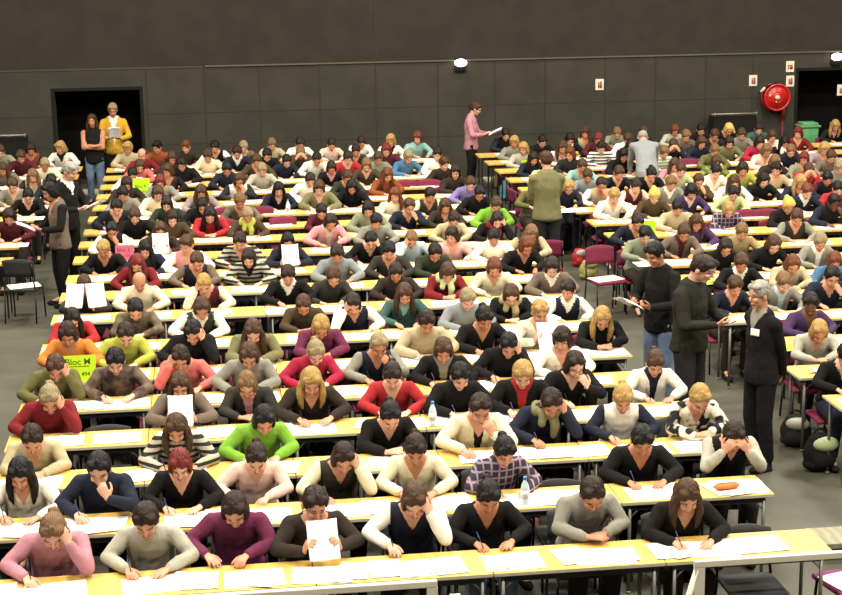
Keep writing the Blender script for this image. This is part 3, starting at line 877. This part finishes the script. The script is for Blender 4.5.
for px, py, r in ((262, 224, 12), (285, 236, 11), (712, 163, 13), (655, 160, 13), (430, 189, 14), (407, 189, 14), (752, 213, 8), (690, 166, 13), (720, 170, 13), (770, 218, 8), (222, 236, 11), (225, 224, 12), (276, 211, 13)):
    q = at_y(px, py, (MAIN if px < 480 else RIGHT)[min(r, 15)]+.98); chair(q.x, q.y, rng.uniform(-.1, .1), BURG, f"empty burgundy chair, unoccupied place in {ORD[r]} row of {'main' if px < 480 else 'right'} block", 'unoccupied burgundy chairs', False)

# ------------------------------------------------------------------ papers, pens and belongings on the tables
PAP = mat('paper_white', 'f2f1ee', .8, spec=.1); PRT = mat('paper_printed', 'e9e8e6', .8, 'two', 'd9d9dc', scale=40, spec=.1)
def sheet_mesh(w, d, seed, th=.0025):
    r = random.Random(seed); n = 6; vs = []; fs = []
    c = [r.uniform(0, .006) for _ in range(4)]
    for j in range(n):
        for i in range(n):
            u, v = i/(n-1), j/(n-1); z = (c[0]*(1-u)*(1-v))**1 + c[1]*u*(1-v) + c[2]*u*v + c[3]*(1-u)*v
            z *= (abs(u-.5)*2)**2*.6+.1
            vs.append(((u-.5)*w, (v-.5)*d, z))
    g = G()
    for j in range(n-1):
        for i in range(n-1): fs.append((j*n+i, j*n+i+1, (j+1)*n+i+1, (j+1)*n+i))
    o = len(vs); rim = [i for i in range(n)] + [k*n+n-1 for k in range(1, n)] + [(n-1)*n+i for i in range(n-2, -1, -1)] + [k*n for k in range(n-2, 0, -1)]
    g.add(vs+[(x, y, z+th) for x, y, z in vs], [f[::-1] for f in fs]+[tuple(i+o for i in f) for f in fs]+[(rim[i], rim[(i+1) % len(rim)], rim[(i+1) % len(rim)]+o, rim[i]+o) for i in range(len(rim))])
    return g.mesh('sheet', 0, False)
SHEETS = [sheet_mesh(.40, .285, i) for i in range(4)] + [sheet_mesh(.21, .285, 10+i) for i in range(3)]
def curved_sheet():
    n = 9; vs = []; fs = []
    for j in range(n):
        for i in range(n):
            u, v = i/(n-1)-.5, j/(n-1); vs.append((u*.21, -.03*(u*2)**2-.03*v*v, v*.27))
    for j in range(n-1):
        for i in range(n-1): fs.append((j*n+i, j*n+i+1, (j+1)*n+i+1, (j+1)*n+i))
    g = G(); o = len(vs); rim = [i for i in range(n)] + [k*n+n-1 for k in range(1, n)] + [(n-1)*n+i for i in range(n-2, -1, -1)] + [k*n for k in range(n-2, 0, -1)]
    g.add(vs+[(x, y+.002, z) for x, y, z in vs], fs+[tuple(i+o for i in f)[::-1] for f in fs]+[(rim[i], rim[(i+1) % len(rim)], rim[(i+1) % len(rim)]+o, rim[i]+o) for i in range(len(rim))])
    return g.mesh('held_sheet')
HELD = curved_sheet()
def sheet(x, y, z, k, rz, label, group, m=PAP, name='exam_paper'):
    return tag(obj(name, SHEETS[k], [m], loc=(x, y, z), rz=rz), label, 'paper', group)
PENB = mat('pen_blue', '26325e', .4)
pg = G(); pg.cyl((0, 0, 0), (0, 0, .012), .001, .0042, 8); pg.cyl((0, 0, .012), (0, 0, .125), .0036, n=8); PENM = pg.mesh('pen')
for s in SEATS:
    b, r = s['b'], s['row']; Y = BL[b][r]; w = where(s)
    x0, x1 = (MX0+.22, MX1-.22) if b == 'main' else (RX0-.2, 40) if b == 'right' else (-20, LX1+.2)
    x = max(x0, min(x1, s['x']+rng.uniform(-.05, .10)))
    near = s['near']
    sheet(x, Y+.17+rng.uniform(-.01, .03), TZ+.001, rng.randrange(4), rng.uniform(-.12, .12), f"white exam paper of the person {w}", 'exam papers on the tables', rng.choice((PAP, PAP, PRT))).scale.x = 1.0 if near else rng.uniform(1.2, 1.5)
    if near:
        for q in range(2 if r < 3 else 1):
            dx = rng.choice((-1, 1))*rng.uniform(.20, .34) if q == 0 else rng.uniform(-.10, .10)
            sheet(max(x0, min(x1, s['x']+dx)), Y+(.20 if q == 0 else .145)+rng.uniform(-.03, .03), TZ+.005+.004*q, 4+rng.randrange(3), rng.uniform(-.3, .3)+(PI/2 if q else 0), f"{'loose white sheet beside' if q == 0 else 'small answer sheet before'} the person {w}", 'loose sheets on the tables')
        if s['pose'] in 'whck':
            wr = V(POSES[s['pose']]['R'][0]); p = wr+V((.045, -.085, .0)); c, sn = math.cos(s['rz']), math.sin(s['rz'])
            o = obj('pen', PENM, [PENB if rng.random() < .6 else cloth('black')], loc=(s['x']+(p.x*c-p.y*sn)*s['sc'], s['y']+(p.x*sn+p.y*c)*s['sc'], TZ+.028)); o.rotation_euler = (-.5, -.35, s['rz'])
            tag(o, f"pen in the hand of the person {w}", 'pen', 'pens in use')
    if s['pose'] == 'r' and (s['px'], s['py']) == (83, 278):
        for k in (-1, 1):
            o = obj('exam_paper', HELD, [PAP], loc=(s['x']+k*.125, s['y']-.50, .83), rz=0); o.rotation_euler = (-.42, 0, k*.38)
            tag(o, f"white sheet in {'one' if k < 0 else 'other'} hand, person {w}", 'paper', 'papers held in the hand')
    elif s['pose'] == 'r':
        hp = V((0, -.53, .79)); c, sn = math.cos(s['rz']), math.sin(s['rz'])
        o = obj('exam_paper', HELD, [PAP], loc=(s['x']+(hp.x*c-hp.y*sn)*s['sc'], s['y']+(hp.x*sn+hp.y*c)*s['sc'], hp.z), rz=s['rz']); o.rotation_euler.x = -.55
        tag(o, f"white sheet held up by the person {w}", 'paper', 'papers held in the hand')
STX = ('person in yellow jacket', None, 'person in grey tunic', 'grey haired person in black suit by the aisle', 'standing person in mauve sweater', None, None, 'standing person in jeans with black sweater', 'heavy person in dark jacket')
for wi, ((o, M, sc), t) in enumerate(zip(WALK, STX)):
    if not t: continue
    hp = V((.01, -.36, 1.13))*sc; rz = o.rotation_euler.z; c, sn = math.cos(rz), math.sin(rz)
    p = obj('held_paper', HELD, [PAP], loc=(o.location.x+hp.x*c-hp.y*sn, o.location.y+hp.x*sn+hp.y*c, hp.z), rz=rz); p.rotation_euler = (.45 if wi == 0 else 1.0, 0, rz)
    tag(p, f"white papers in the hands of the {t}", 'paper', 'papers held in the hand')
# spare sheets at empty places (front-edge pixel, row, block)
for i, (px, py, b, r, k, t) in enumerate(((748, 537, 'main', 0, 2, 'white sheets at free end of the front table near the railing'), (118, 437, 'main', 3, 1, 'white sheet at the vacant place right of the red sweater'), (70, 441, 'main', 3, 4, 'white sheet beside the arm of person in dark red sweater'),
        (560, 495, 'main', 1, 0, 'white sheets at the vacant second row place behind bottle'), (752, 484, 'main', 1, 1, 'white sheets on the outer end of the second row table'), (278, 225, 'main', 12, 0, 'white sheet on the free table behind the person holding a page'), (480, 440, 'main', 2, 1, 'white sheets between the cream sweater and the plaid shirt'),
        (700, 172, 'right', 12, 0, 'white sheets on free table before burgundy chairs'), (420, 184, 'main', 15, 0, 'white sheets on far table beside the blue sweater'), (765, 205, 'right', 9, 0, 'white sheets on free table beside the bright blond person'), (250, 205, 'main', 14, 0, 'white sheets on table of person in navy with black hair'))):
    q = at_z(px, py, TZ); Y = (MAIN if b == 'main' else RIGHT)[r]
    sheet(max(MX0+.22, min(MX1-.22, q.x)) if b == 'main' else q.x, Y+.2, TZ+.004, k, rng.uniform(-.15, .15), t, 'spare papers')
for q, t in ((q1, 'white sheet lying on the purple chair seat'), (q3, 'white sheet lying on burgundy chair seat in the aisle'), (q4, 'white sheets on chair seat beside the standing pair'), (q5, 'pale sheet on the chair seat near the teal bag')):
    sheet(q.x, q.y, .457, 1, .3, t, 'papers on chairs')
LIMEP = mat('paper_lime', 'b6d43a', .8, spec=.1)
for px, py, r, t in ((786, 349, 1, 'lime green sheet on the table behind the person with the badge'), (822, 284, 3, 'small lime green sheet on table before person in navy with hand at chin'), (700, 283, 4, 'pale lime sheet under the arm of the heavy person')):
    q = at_z(px, py, TZ); sheet(q.x, q.y, TZ+.006, 4, .2+PI/2*(r == 1), t, 'lime sheets', LIMEP)
# bottles
CLEAR = mat('bottle_plastic', 'c3d3d6', .15, spec=.6); BLUEC = mat('bottle_cap_blue', '4a7fae', .4); AQUA = mat('bottle_aqua', '7fb9b4', .2, spec=.6); LBL = mat('bottle_label', 'dfe4e6', .6)
def lathe(prof, n=14):
    g = G(); vs = [(r*math.cos(2*PI*i/n), r*math.sin(2*PI*i/n), z) for r, z in prof for i in range(n)]
    fs = [(j*n+i, j*n+(i+1) % n, (j+1)*n+(i+1) % n, (j+1)*n+i) for j in range(len(prof)-1) for i in range(n)] + [tuple(range(n))[::-1], tuple(range((len(prof)-1)*n, len(prof)*n))]
    g.add(vs, fs); return g
BOT = lathe([(.03, 0), (.033, .01), (.033, .05), (.030, .055), (.033, .06), (.033, .13), (.028, .155), (.014, .185), (.0125, .20)]).mesh('bottle'); CAP = lathe([(.015, .198), (.015, .22), (.012, .222)]).mesh('cap'); LAB = lathe([(.0338, .065), (.0338, .12)]).mesh('bottle_label')
for px, py, Y, m, t in ((525, 498, 11.10, CLEAR, 'clear water bottle with blue cap on second row table'), (505, 378, 15.17, AQUA, 'aqua bottle standing before the black haired person holding head'), (433, 455, 13.15, CLEAR, 'small clear bottle beside the cream sweater'), (288, 207, 24.05, CLEAR, 'small bottle on far table beside person in navy')):
    q = at_y(px, py, Y+.08)
    o = tag(obj('water_bottle', BOT, [m], loc=(q.x, Y+.08, TZ+.001)), t, 'bottle'); obj('cap', CAP, [BLUEC], o); obj('bottle_label', LAB, [LBL], o)
# pencil case / plate at the end of row two, red case at right
ORG = mat('orange_fabric', 'c8672a', .7)
def blob(name, parts, m, loc, rz, label, cat, vox=.012, group=None):
    g = G()
    for c, r in parts: g.ell(c, r, nu=18, nv=12)
    return tag(obj(name, g.remesh(name, vox, 2, .6), [m], loc=loc, rz=rz), label, cat, group)
q = at_z(720, 484, TZ); o = blob('pencil_case', [((0, 0, .022), (.11, .045, .022)), ((.05, 0, .024), (.06, .04, .024))], ORG, (q.x, 11.10+.14, TZ+.012), .1, 'orange pencil case on the outer end of second row table', 'pencil case', .008)
g = G(); g.cyl((-.09, 0, .047), (.09, .005, .047), .003, n=6); obj('zip', g.mesh('zip'), [cloth('purple')], o)
q = at_z(832, 371, TZ); o = blob('pencil_case', [((0, 0, .03), (.10, .045, .03))], cloth('red'), (q.x, q.y+.04, TZ+.012), .2, 'red pencil case on table beside blond person in light grey', 'pencil case', .008)
g = G(); g.cyl((-.08, 0, .06), (.08, 0, .06), .003, n=6); obj('zip', g.mesh('zip'), [cloth('black')], o)
# bags on the floor
def bag(px, py, m, sc, label, flap=None, kind='rucksack'):
    q = at_z(px, py, 0); g = G()
    g.ell((0, 0, .17), (.17, .11, .17)); g.ell((0, 0, .07), (.17, .115, .075)); g.ell((0, -.09, .12), (.11, .05, .08)); g.ell((0, 0, .30), (.12, .08, .06))
    b = obj(kind, g.remesh(kind, .014, 2, .6), [m], loc=(q.x, q.y, 0), rz=rng.uniform(-.4, .4)); b.scale = (sc, sc, sc)
    h = G(); pts = [V((.06*math.cos(a), .02, .335+.06*math.sin(a))) for a in np.linspace(0, PI, 9)]; h.limb(pts, [.010]*9, 8); obj('handle', h.mesh('handle'), [cloth('black')], b)
    if flap: h = G(); h.ell((.02, -.07, .27), (.13, .075, .07)); obj('flap', h.remesh('flap', .012, 2, .6), [flap], b)
    return tag(b, label, 'bag')
bag(819, 470, cloth('black'), 1.0, 'black bag with pale green garment on top, on floor in the aisle', mat('pale_green_garment', 'a4ae84', .9))
bag(795, 446, cloth('charcoal'), .9, 'dark bag with a white strap under the right block front table', cloth('light-grey'))
bag(579, 266, mat('bag_red', 'a8232b', .5), .75, 'red bag on the aisle floor near the empty chair', cloth('light-grey'))
bag(588, 279, mat('bag_khaki', '98934f', .7), .8, 'yellowish green bag leaning beside the burgundy chair leg', cloth('tan'))
bag(509, 200, mat('bag_teal', '5fa7a8', .6), 1.1, 'turquoise bag on floor beside the chair in aisle')
bag(562, 250, cloth('black'), 1.2, 'large black rucksack under a right block table by aisle')
bag(600, 262, cloth('charcoal'), 1.2, 'dark grey rucksack behind the red bag')
bag(70, 226, cloth('black'), .9, 'black bag on floor below the grey haired person with papers')
bag(500, 188, cloth('tan'), .8, 'tan bag on the floor near the far end of the aisle')
# ------------------------------------------------------------------ row signs
def sign(px, py, Y, w, h, col, lines, label, tcol='4a5c10'):
    q = at_y(px, py, Y); m = mat('card_'+label[:8], col, .8, spec=.1)
    g = G(); g.box(-w/2, w/2, -.0015, .0015, 0, h); s = obj('sign_card', g.mesh('card', 0, False), [m], loc=(q.x, Y, TZ+.001), rz=rng.uniform(-.08, .08)); s.rotation_euler.x = -.12
    g = G(); g.box(-w*.3, w*.3, .004, .075, .0, .004); g.cyl((0, .06, .004), (0, .012, h*.6), .003, n=6); obj('card_stand', g.mesh('card_stand', 0, False), [CF], s)
    tm = mat('ink_'+tcol, tcol, .8)
    for t, z, size in lines:
        if t == '_':
            g = G(); g.box(-w*.34, w*.30, -.0032, -.0018, z, z+.007); obj('underline', g.mesh('underline', 0, False), [tm], s); continue
        cu = bpy.data.curves.new('lettering', 'FONT'); cu.body = t; cu.size = size; cu.align_x = 'CENTER'; cu.extrude = .0006
        cu.offset = .0007
        to = bpy.data.objects.new('tmp', cu); COL.objects.link(to); dg = bpy.context.evaluated_depsgraph_get(); me = bpy.data.meshes.new_from_object(to.evaluated_get(dg)); bpy.data.objects.remove(to)
        me.materials.clear(); l = obj('lettering', me, [tm], s, (-.01, -.0024, z)); l.rotation_euler = (PI/2, 0, 0)
    return tag(s, label, 'sign')
sign(80, 382, 15.20, .31, .255, 'c4e82c', [('Bloc M', .165, .085), ('_', .145, 0), ('( 473 à 494 )', .055, .055)], 'bright lime green row sign lettered Bloc M before person in orange')
sign(125, 262, 21.03, .24, .20, 'd06a80', [('Bloc L', .115, .068), ('( 451 à 472 )', .045, .042)], 'pink row sign standing on table beside the blond person in black', '8a3a62')
sign(142, 198, 26.2, .26, .30, 'b2ea28', [('Bloc K', .15, .07), ('( 429 à 450 )', .07, .042)], 'lime green row sign standing on a table near the doorway')
sign(527, 172, 27.3, .18, .24, 'b9e23a', [('Bloc', .12, .07)], 'small lime green row sign beside the person in green sweater')
sign(648, 236, 21.28, .22, .22, '9fdc3a', [('Bloc', .12, .07)], 'lime green row sign on right block table before dark haired writer')
# ------------------------------------------------------------------ railing in front
RAILM = mat('rail_paint', 'c9c2b0', .5, spec=.4)
def railing(px0, py0, px1, py1, posts, label, Y=9.70, brace=None):
    a = at_y(px0, py0, Y); b = at_y(px1, py1, Y); zt = (a.z+b.z)/2
    t = empty('crowd_barrier', ((a.x+b.x)/2, Y, 0)); ox = (a.x+b.x)/2
    g = G(); g.box(a.x-ox, b.x-ox, -.022, .022, zt-.045, zt); obj('top_rail', g.mesh('top_rail', .006, False), [RAILM], t)
    g = G(); g.box(a.x-ox, b.x-ox, -.015, .015, .16, .20); obj('lower_rail', g.mesh('lower_rail', .005, False), [RAILM], t)
    for p in posts:
        x = at_y(p, 580, Y).x-ox; g = G(); g.box(x-.035, x+.035, -.02, .02, 0, zt-.045); g.box(x-.05, x+.05, -.2, .2, 0, .02); obj('post', g.mesh('post', .004, False), [RAILM], t)
    if brace:
        x = at_y(brace, 580, Y).x-ox; g = G(); g.cyl((x, .0, zt-.06), (x-.22, .0, .02), .022, n=8); obj('brace', g.mesh('brace'), [RAILM], t)
    return tag(t, label, 'barrier', 'barriers before the front row')
railing(150, 598, 437, 580, (432, 200), 'pale metal barrier before the front row below the dark sweater reader')
railing(694, 563, 900, 545, (699, 890), 'pale metal barrier before the empty end of front table', brace=697)
g = G(); g.box(-.035, .035, -.02, .02, 0, .70); g.box(-.05, .05, -.2, .2, 0, .02); q = at_y(455, 580, 9.72)
tag(obj('barrier_post', g.mesh('post', .004, False), [RAILM], loc=(q.x, 9.72, 0)), 'pale standalone barrier post beside the end of the long barrier', 'post')
# pale timber step at the right of the front table
WOODP = mat('pale_timber', '85836c', .75, 'wood', '77755f')
g = G(); g.box(4.70, 7.5, 11.50, 11.86, .10, .14, 0); g.box(4.72, 7.48, 11.52, 11.84, 0, .10, 1); tag(obj('low_bench', g.mesh('bench', 0, False), [WOODP, cloth('charcoal')], loc=(0, 0, 0)), 'low pale timber platform on floor beyond the front table end', 'platform')
# pale floor strips at the back
for (xa, ya), (xb, yb), t in (((70, 194), (108, 192), 'pale cable cover strip on floor before the doorway'), ((484, 181), (507, 180), 'pale cable cover strip on floor below the mauve sweater')):
    a = at_z(xa, ya, 0); b = at_z(xb, yb, 0); g = G(); g.box(0, b.x-a.x, -.22, .22, 0, .05); tag(obj('cable_cover', g.mesh('strip', .01, False), [mat('cable_cover_beige', 'b5ae8c', .7)], loc=(a.x, a.y, 0)), t, 'cable cover')

# ------------------------------------------------------------------ the hall
FLOOR = mat('floor_concrete', '4c4a3e', .62, 'two', '413f35', scale=1.1, bump=.05)
WALLP = mat('wall_panel', '37342b', .8, 'two', '312e26', scale=1.6, bump=.05); WALLU = mat('wall_upper', '2f2a22', .9, 'two', '2b261f', scale=2.5); SEAM = mat('panel_seam', '302d25', .8); TRIM = mat('trim_metal', '5a5547', .6); VOID = mat('dark_drape', '14130f', .95)
YW = 31.8
def struct(name, g, mats, bev=0): return tag(obj(name, g.mesh(name, bev, False), mats), None, None, None, 'structure')
XL, XR, ZC = -16, 34, 12
g = G(); g.box(XL, XR, -4, YW+3, -.2, 0); struct('floor', g, [FLOOR])
g = G(); g.box(XL, XR, -4, YW+3, ZC, ZC+.2); struct('ceiling', g, [WALLU])
g = G(); g.box(XL-.2, XL, -4, YW+3, 0, ZC); struct('wall_left', g, [WALLU])
g = G(); g.box(XR, XR+.2, -4, YW+3, 0, ZC); struct('wall_right', g, [WALLU])
g = G(); g.box(XL, XR, -4.2, -4, 0, ZC); struct('wall_front', g, [WALLU])
zt = at_y(400, 62.3, YW).z
dA, dB = at_y(57, 140, YW).x, at_y(142, 140, YW).x; dz = at_y(100, 90.5, YW).z
eA = at_y(797, 110, YW).x; eB = eA+1.9; ez = at_y(815, 70.5, YW).z
g = G()
g.box(XL, dA, YW, YW+.3, 0, zt, 0); g.box(dA, dB, YW, YW+.3, dz, zt, 0); g.box(dB, eA, YW, YW+.3, 0, zt, 0); g.box(eA, eB, YW, YW+.3, ez, zt, 0); g.box(eB, XR, YW, YW+.3, 0, zt, 0)
g.box(XL, XR, YW+.06, YW+.3, zt, ZC, 1)
px_se = (-60, 147, 205, 260, 320, 376, 438, 495, 545, 605, 655, 705, 752)
for p in px_se:
    x = at_y(p, 100, YW).x; z0 = 0
    g.box(x-.012, x+.012, YW-.006, YW, z0, zt, 2)
for z in (.85, 1.45): 
    for a, b in ((XL, dA), (dB, eA), (eB, XR)): g.box(a, b, YW-.004, YW, z, z+.012, 2)
x = at_y(376, 30, YW).x; g.box(x-.02, x+.02, YW+.05, YW+.06, zt, ZC, 2)
struct('wall_back', g, [WALLP, WALLU, SEAM])
g = G(); xa = at_y(205, 66, YW).x; g.box(xa, XR, YW-.03, YW+.06, zt, zt+.022); struct('trim_1', g, [TRIM])
g = G(); g.box(XL, xa-.05, YW-.01, YW+.06, zt-.01, zt+.015); struct('trim_2', g, [mat('trim_dull', '423e34', .7)])
for i, (a, b, z) in enumerate(((dA, dB, dz), (eA, eB, ez))):
    g = G(); g.box(a-.3, b+.3, YW+1.6, YW+1.7, 0, z+.4); g.box(a-.32, a-.3, YW+.3, YW+1.7, 0, z+.4); g.box(b+.3, b+.32, YW+.3, YW+1.7, 0, z+.4); g.box(a-.3, b+.3, YW+.3, YW+1.7, z+.4, z+.42); g.box(a-.06, a, YW-.012, YW+.02, 0, z); g.box(b, b+.06, YW-.012, YW+.02, 0, z); g.box(a-.06, b+.06, YW-.012, YW+.02, z, z+.06)
    struct('door_%d' % (i+1), g, [VOID])
# wall lamps
GLOW = mat('lamp_glow', 'fff6fb', emit=9)
for px, py, t in ((461, 63, 'lit oval wall lamp above middle of the back wall'), (838, 57, 'lit oval wall lamp above the dark opening')):
    q = at_y(px, py, YW-.12); o = empty('wall_lamp', (q.x, YW, q.z))
    g = G(); g.ell((0, -.08, 0), (.125, .07, .075)); obj('diffuser', g.mesh('diffuser'), [GLOW], o); g = G(); g.box(-.11, .11, -.03, 0, -.085, .085); g.box(-.11, .11, -.07, 0, -.17, -.085); obj('base', g.mesh('base', .01, False), [cloth('black')], o)
    tag(o, t, 'wall lamp')
# safety signs
SW = mat('sign_white', 'd9d2bd', .6); SRED = mat('sign_red', '9c4a3c', .6)
for px, py, t, k in ((599.5, 84.5, 'white fire safety sign alone on the back wall', 0), (753, 80.5, 'white fire safety sign beyond the hose reel', 0), (790, 66.5, 'white fire sign on wall above another, over the reel', 1), (790, 81, 'white fire sign on wall directly beside the red reel', 0), (841, 90, 'white sign inside the dark opening', 0)):
    q = at_y(px, py, YW); o = empty('safety_sign', (q.x, YW, q.z))
    g = G(); g.box(-.085, .085, -.012, 0, -.11, .11); obj('panel', g.mesh('panel', .003, False), [SW], o)
    g = G()
    if k: g.box(-.05, .05, -.015, -.012, .02, .035); g.box(-.05, -.03, -.015, -.012, -.06, .035); g.cyl((.02, -.015, -.02), (.02, -.012, -.02), .04, n=16)
    else: g.cyl((-.02, -.0135, -.06), (-.02, -.0135, .05), .014, n=8); g.cyl((.025, -.0135, -.06), (.025, -.0135, .04), .022, n=8); g.box(.012, .038, -.016, -.012, .04, .065)
    obj('pictogram', g.mesh('pictogram'), [SRED], o); tag(o, t, 'sign', 'safety signs on the back wall')
# hose reel
RED = mat('reel_red', 'b4201c', .35, spec=.5); q = at_y(776, 97, YW-.2); o = empty('fire_hose_reel', (q.x, YW-.012, q.z))
R = .265
g = G(); n = 28
def ring(g, r0, r1, y0, y1, m=0):
    vs = [(r*math.cos(2*PI*i/n), y, r*math.sin(2*PI*i/n)) for r, y in ((r0, y0), (r1, y0), (r1, y1), (r0, y1)) for i in range(n)]
    g.add(vs, [(j*n+i, j*n+(i+1) % n, ((j+1) % 4)*n+(i+1) % n, ((j+1) % 4)*n+i) for j in range(4) for i in range(n)], m)
g.cyl((0, -.27, 0), (0, -.255, 0), R-.01, n=n); ring(g, R-.025, R+.012, -.285, -.245); g.cyl((0, -.09, 0), (0, -.075, 0), R-.01, n=n); ring(g, R-.025, R+.012, -.1, -.06); ring(g, .10, .12, -.275, -.25)
obj('reel_disc', g.mesh('reel_disc'), [RED], o)
g = G(); g.cyl((0, -.30, 0), (0, 0, 0), .045, n=14); g.ell((.0, -.295, -.01), (.055, .02, .035)); g.cyl((-.02, -.29, -.09), (-.02, -.28, -.09), .018, n=10); g.cyl((-.16, -.29, .04), (-.16, -.27, .04), .025, n=10); obj('hub', g.mesh('hub'), [mat('hub_pale', 'bdb193', .5)], o)
g = G(); ring(g, .12, R-.03, -.24, -.11); g.limb([V((-.2, -.2, .2)), V((-.30, -.22, .16)), V((-.37, -.24, .10))], [.02, .018, .016]); g.limb([V((.20, -.2, .16)), V((0, -.17, .285)), V((-.2, -.2, .22))], [.016]*3); obj('hose', g.mesh('hose'), [cloth('black')], o)
g = G(); g.limb([V((-.27, -.24, .19)), V((-.34, -.25, .13))], [.026, .022]); obj('nozzle', g.mesh('nozzle'), [mat('nozzle_pale', 'cfc7ae', .4)], o)
g = G(); g.limb([V((.19, -.1, -.24)), V((.19, -.1, -.45))], [.05, .045]); g.cyl((.19, -.1, -.45), (.19, -.1, -q.z+.01), .02, n=8); g.cyl((.19, -.1, -.3), (.19, 0, -.3), .02, n=8); obj('valve', g.mesh('valve'), [mat('valve_red', '6e1a1a', .5)], o)
tag(o, 'red fire hose reel mounted on the back wall', 'hose reel')
# green bin
q = at_y(808, 122, 31.0); GB = mat('bin_green', '4f8a5c', .45, 'two', '5f9a68', scale=4); hz = q.z
o = empty('waste_bin', (q.x, 31.0, 0))
g = G(); n = 4
def frus(g, z0, w0, d0, z1, w1, d1): g.add([(sx*w*.5, sy*d*.5, z) for z, w, d in ((z0, w0, d0), (z1, w1, d1)) for sx, sy in ((-1, -1), (1, -1), (1, 1), (-1, 1))], [(0, 1, 5, 4), (1, 2, 6, 5), (2, 3, 7, 6), (3, 0, 4, 7), (3, 2, 1, 0), (4, 5, 6, 7)])
frus(g, .06, .26, .26, hz-.10, .34, .34); obj('body', g.mesh('body', .02), [GB], o)
g = G(); frus(g, hz-.10, .40, .38, hz-.05, .42, .40); g.box(-.16, .16, -.16, .16, hz-.05, hz); obj('lid', g.mesh('lid', .015), [GB], o)
g = G()
for s in (-1, 1): g.cyl((s*.15, .16, .07), (s*.19, .16, .07), .07, n=14)
g.cyl((-.19, .16, .07), (.19, .16, .07), .012, n=8); obj('wheel_axle', g.mesh('wheel_axle'), [cloth('black')], o)
tag(o, 'green waste bin with wide lid against the back wall', 'bin')
# dark trolleys with pale top edge by the back wall
for (xa, ya), (xb, yb), t in (((-14, 136), (26, 135), 'dark equipment trolley with pale top rail beside the doorway'), ((714, 115), (757, 112.5), 'dark equipment trolley with pale top rail near the hose reel')):
    a = at_y(xa, ya, 31.3); b = at_y(xb, yb, 31.3); w = b.x-a.x; o = empty('equipment_trolley', (a.x, 31.3, 0)); z = (a.z+b.z)/2
    g = G(); g.box(0, w, 0, .35, .1, z-.05); obj('body', g.mesh('body', .01, False), [VOID], o); g = G(); g.cyl((-.05, -.02, z), (w, -.02, z), .018, n=8); g.cyl((w-.02, -.02, z-.05), (w-.02, -.02, z+.03), .012, n=8); g.cyl((.02, -.02, z-.05), (.02, -.02, z+.03), .012, n=8); obj('rail', g.mesh('rail'), [mat('rail_alu', '8d897a', .4, metal=.4)], o)
    for wx in (.12, w-.12): g = G(); g.cyl((wx, .05, .05), (wx, .09, .05), .05, n=12); g.box(wx-.02, wx+.02, .05, .09, .05, .11); obj('caster', g.mesh('caster'), [cloth('black')], o)
    tag(o, t, 'trolley')
# small stage lights high on the upper wall
# ------------------------------------------------------------------ light: the hall's ceiling lamps
def area(name, loc, sx, sy, power, col):
    l = bpy.data.lights.new(name, 'AREA'); l.shape = 'RECTANGLE'; l.size = sx; l.size_y = sy; l.energy = power; l.color = col
    o = bpy.data.objects.new(name, l); COL.objects.link(o); o.location = loc; return o
WARM = (1.0, .93, .80)
for y in (4, 10.5, 17, 23.5, 28.2):
    for x in (-6, 2, 10, 18): area('hall_light', (x, y, 10.5), 1.6, 1.0, (900 if y < 28 else 400)*(.55 if x > 15 and y > 20 else 1), WARM)
wl = bpy.data.worlds.new('world'); SC.world = wl; wl.use_nodes = True
wl.node_tree.nodes['Background'].inputs[0].default_value = (.5, .48, .45, 1); wl.node_tree.nodes['Background'].inputs[1].default_value = .0
SC.view_settings.view_transform = 'Standard'; SC.view_settings.look = 'None'; SC.view_settings.exposure = 0.05; SC.view_settings.gamma = 1; SC.view_settings.use_curve_mapping = False
print('PEOPLE', len(SEATS)+len(WALK), 'MESHES', len(bpy.data.meshes), 'OBJ', len(bpy.data.objects))
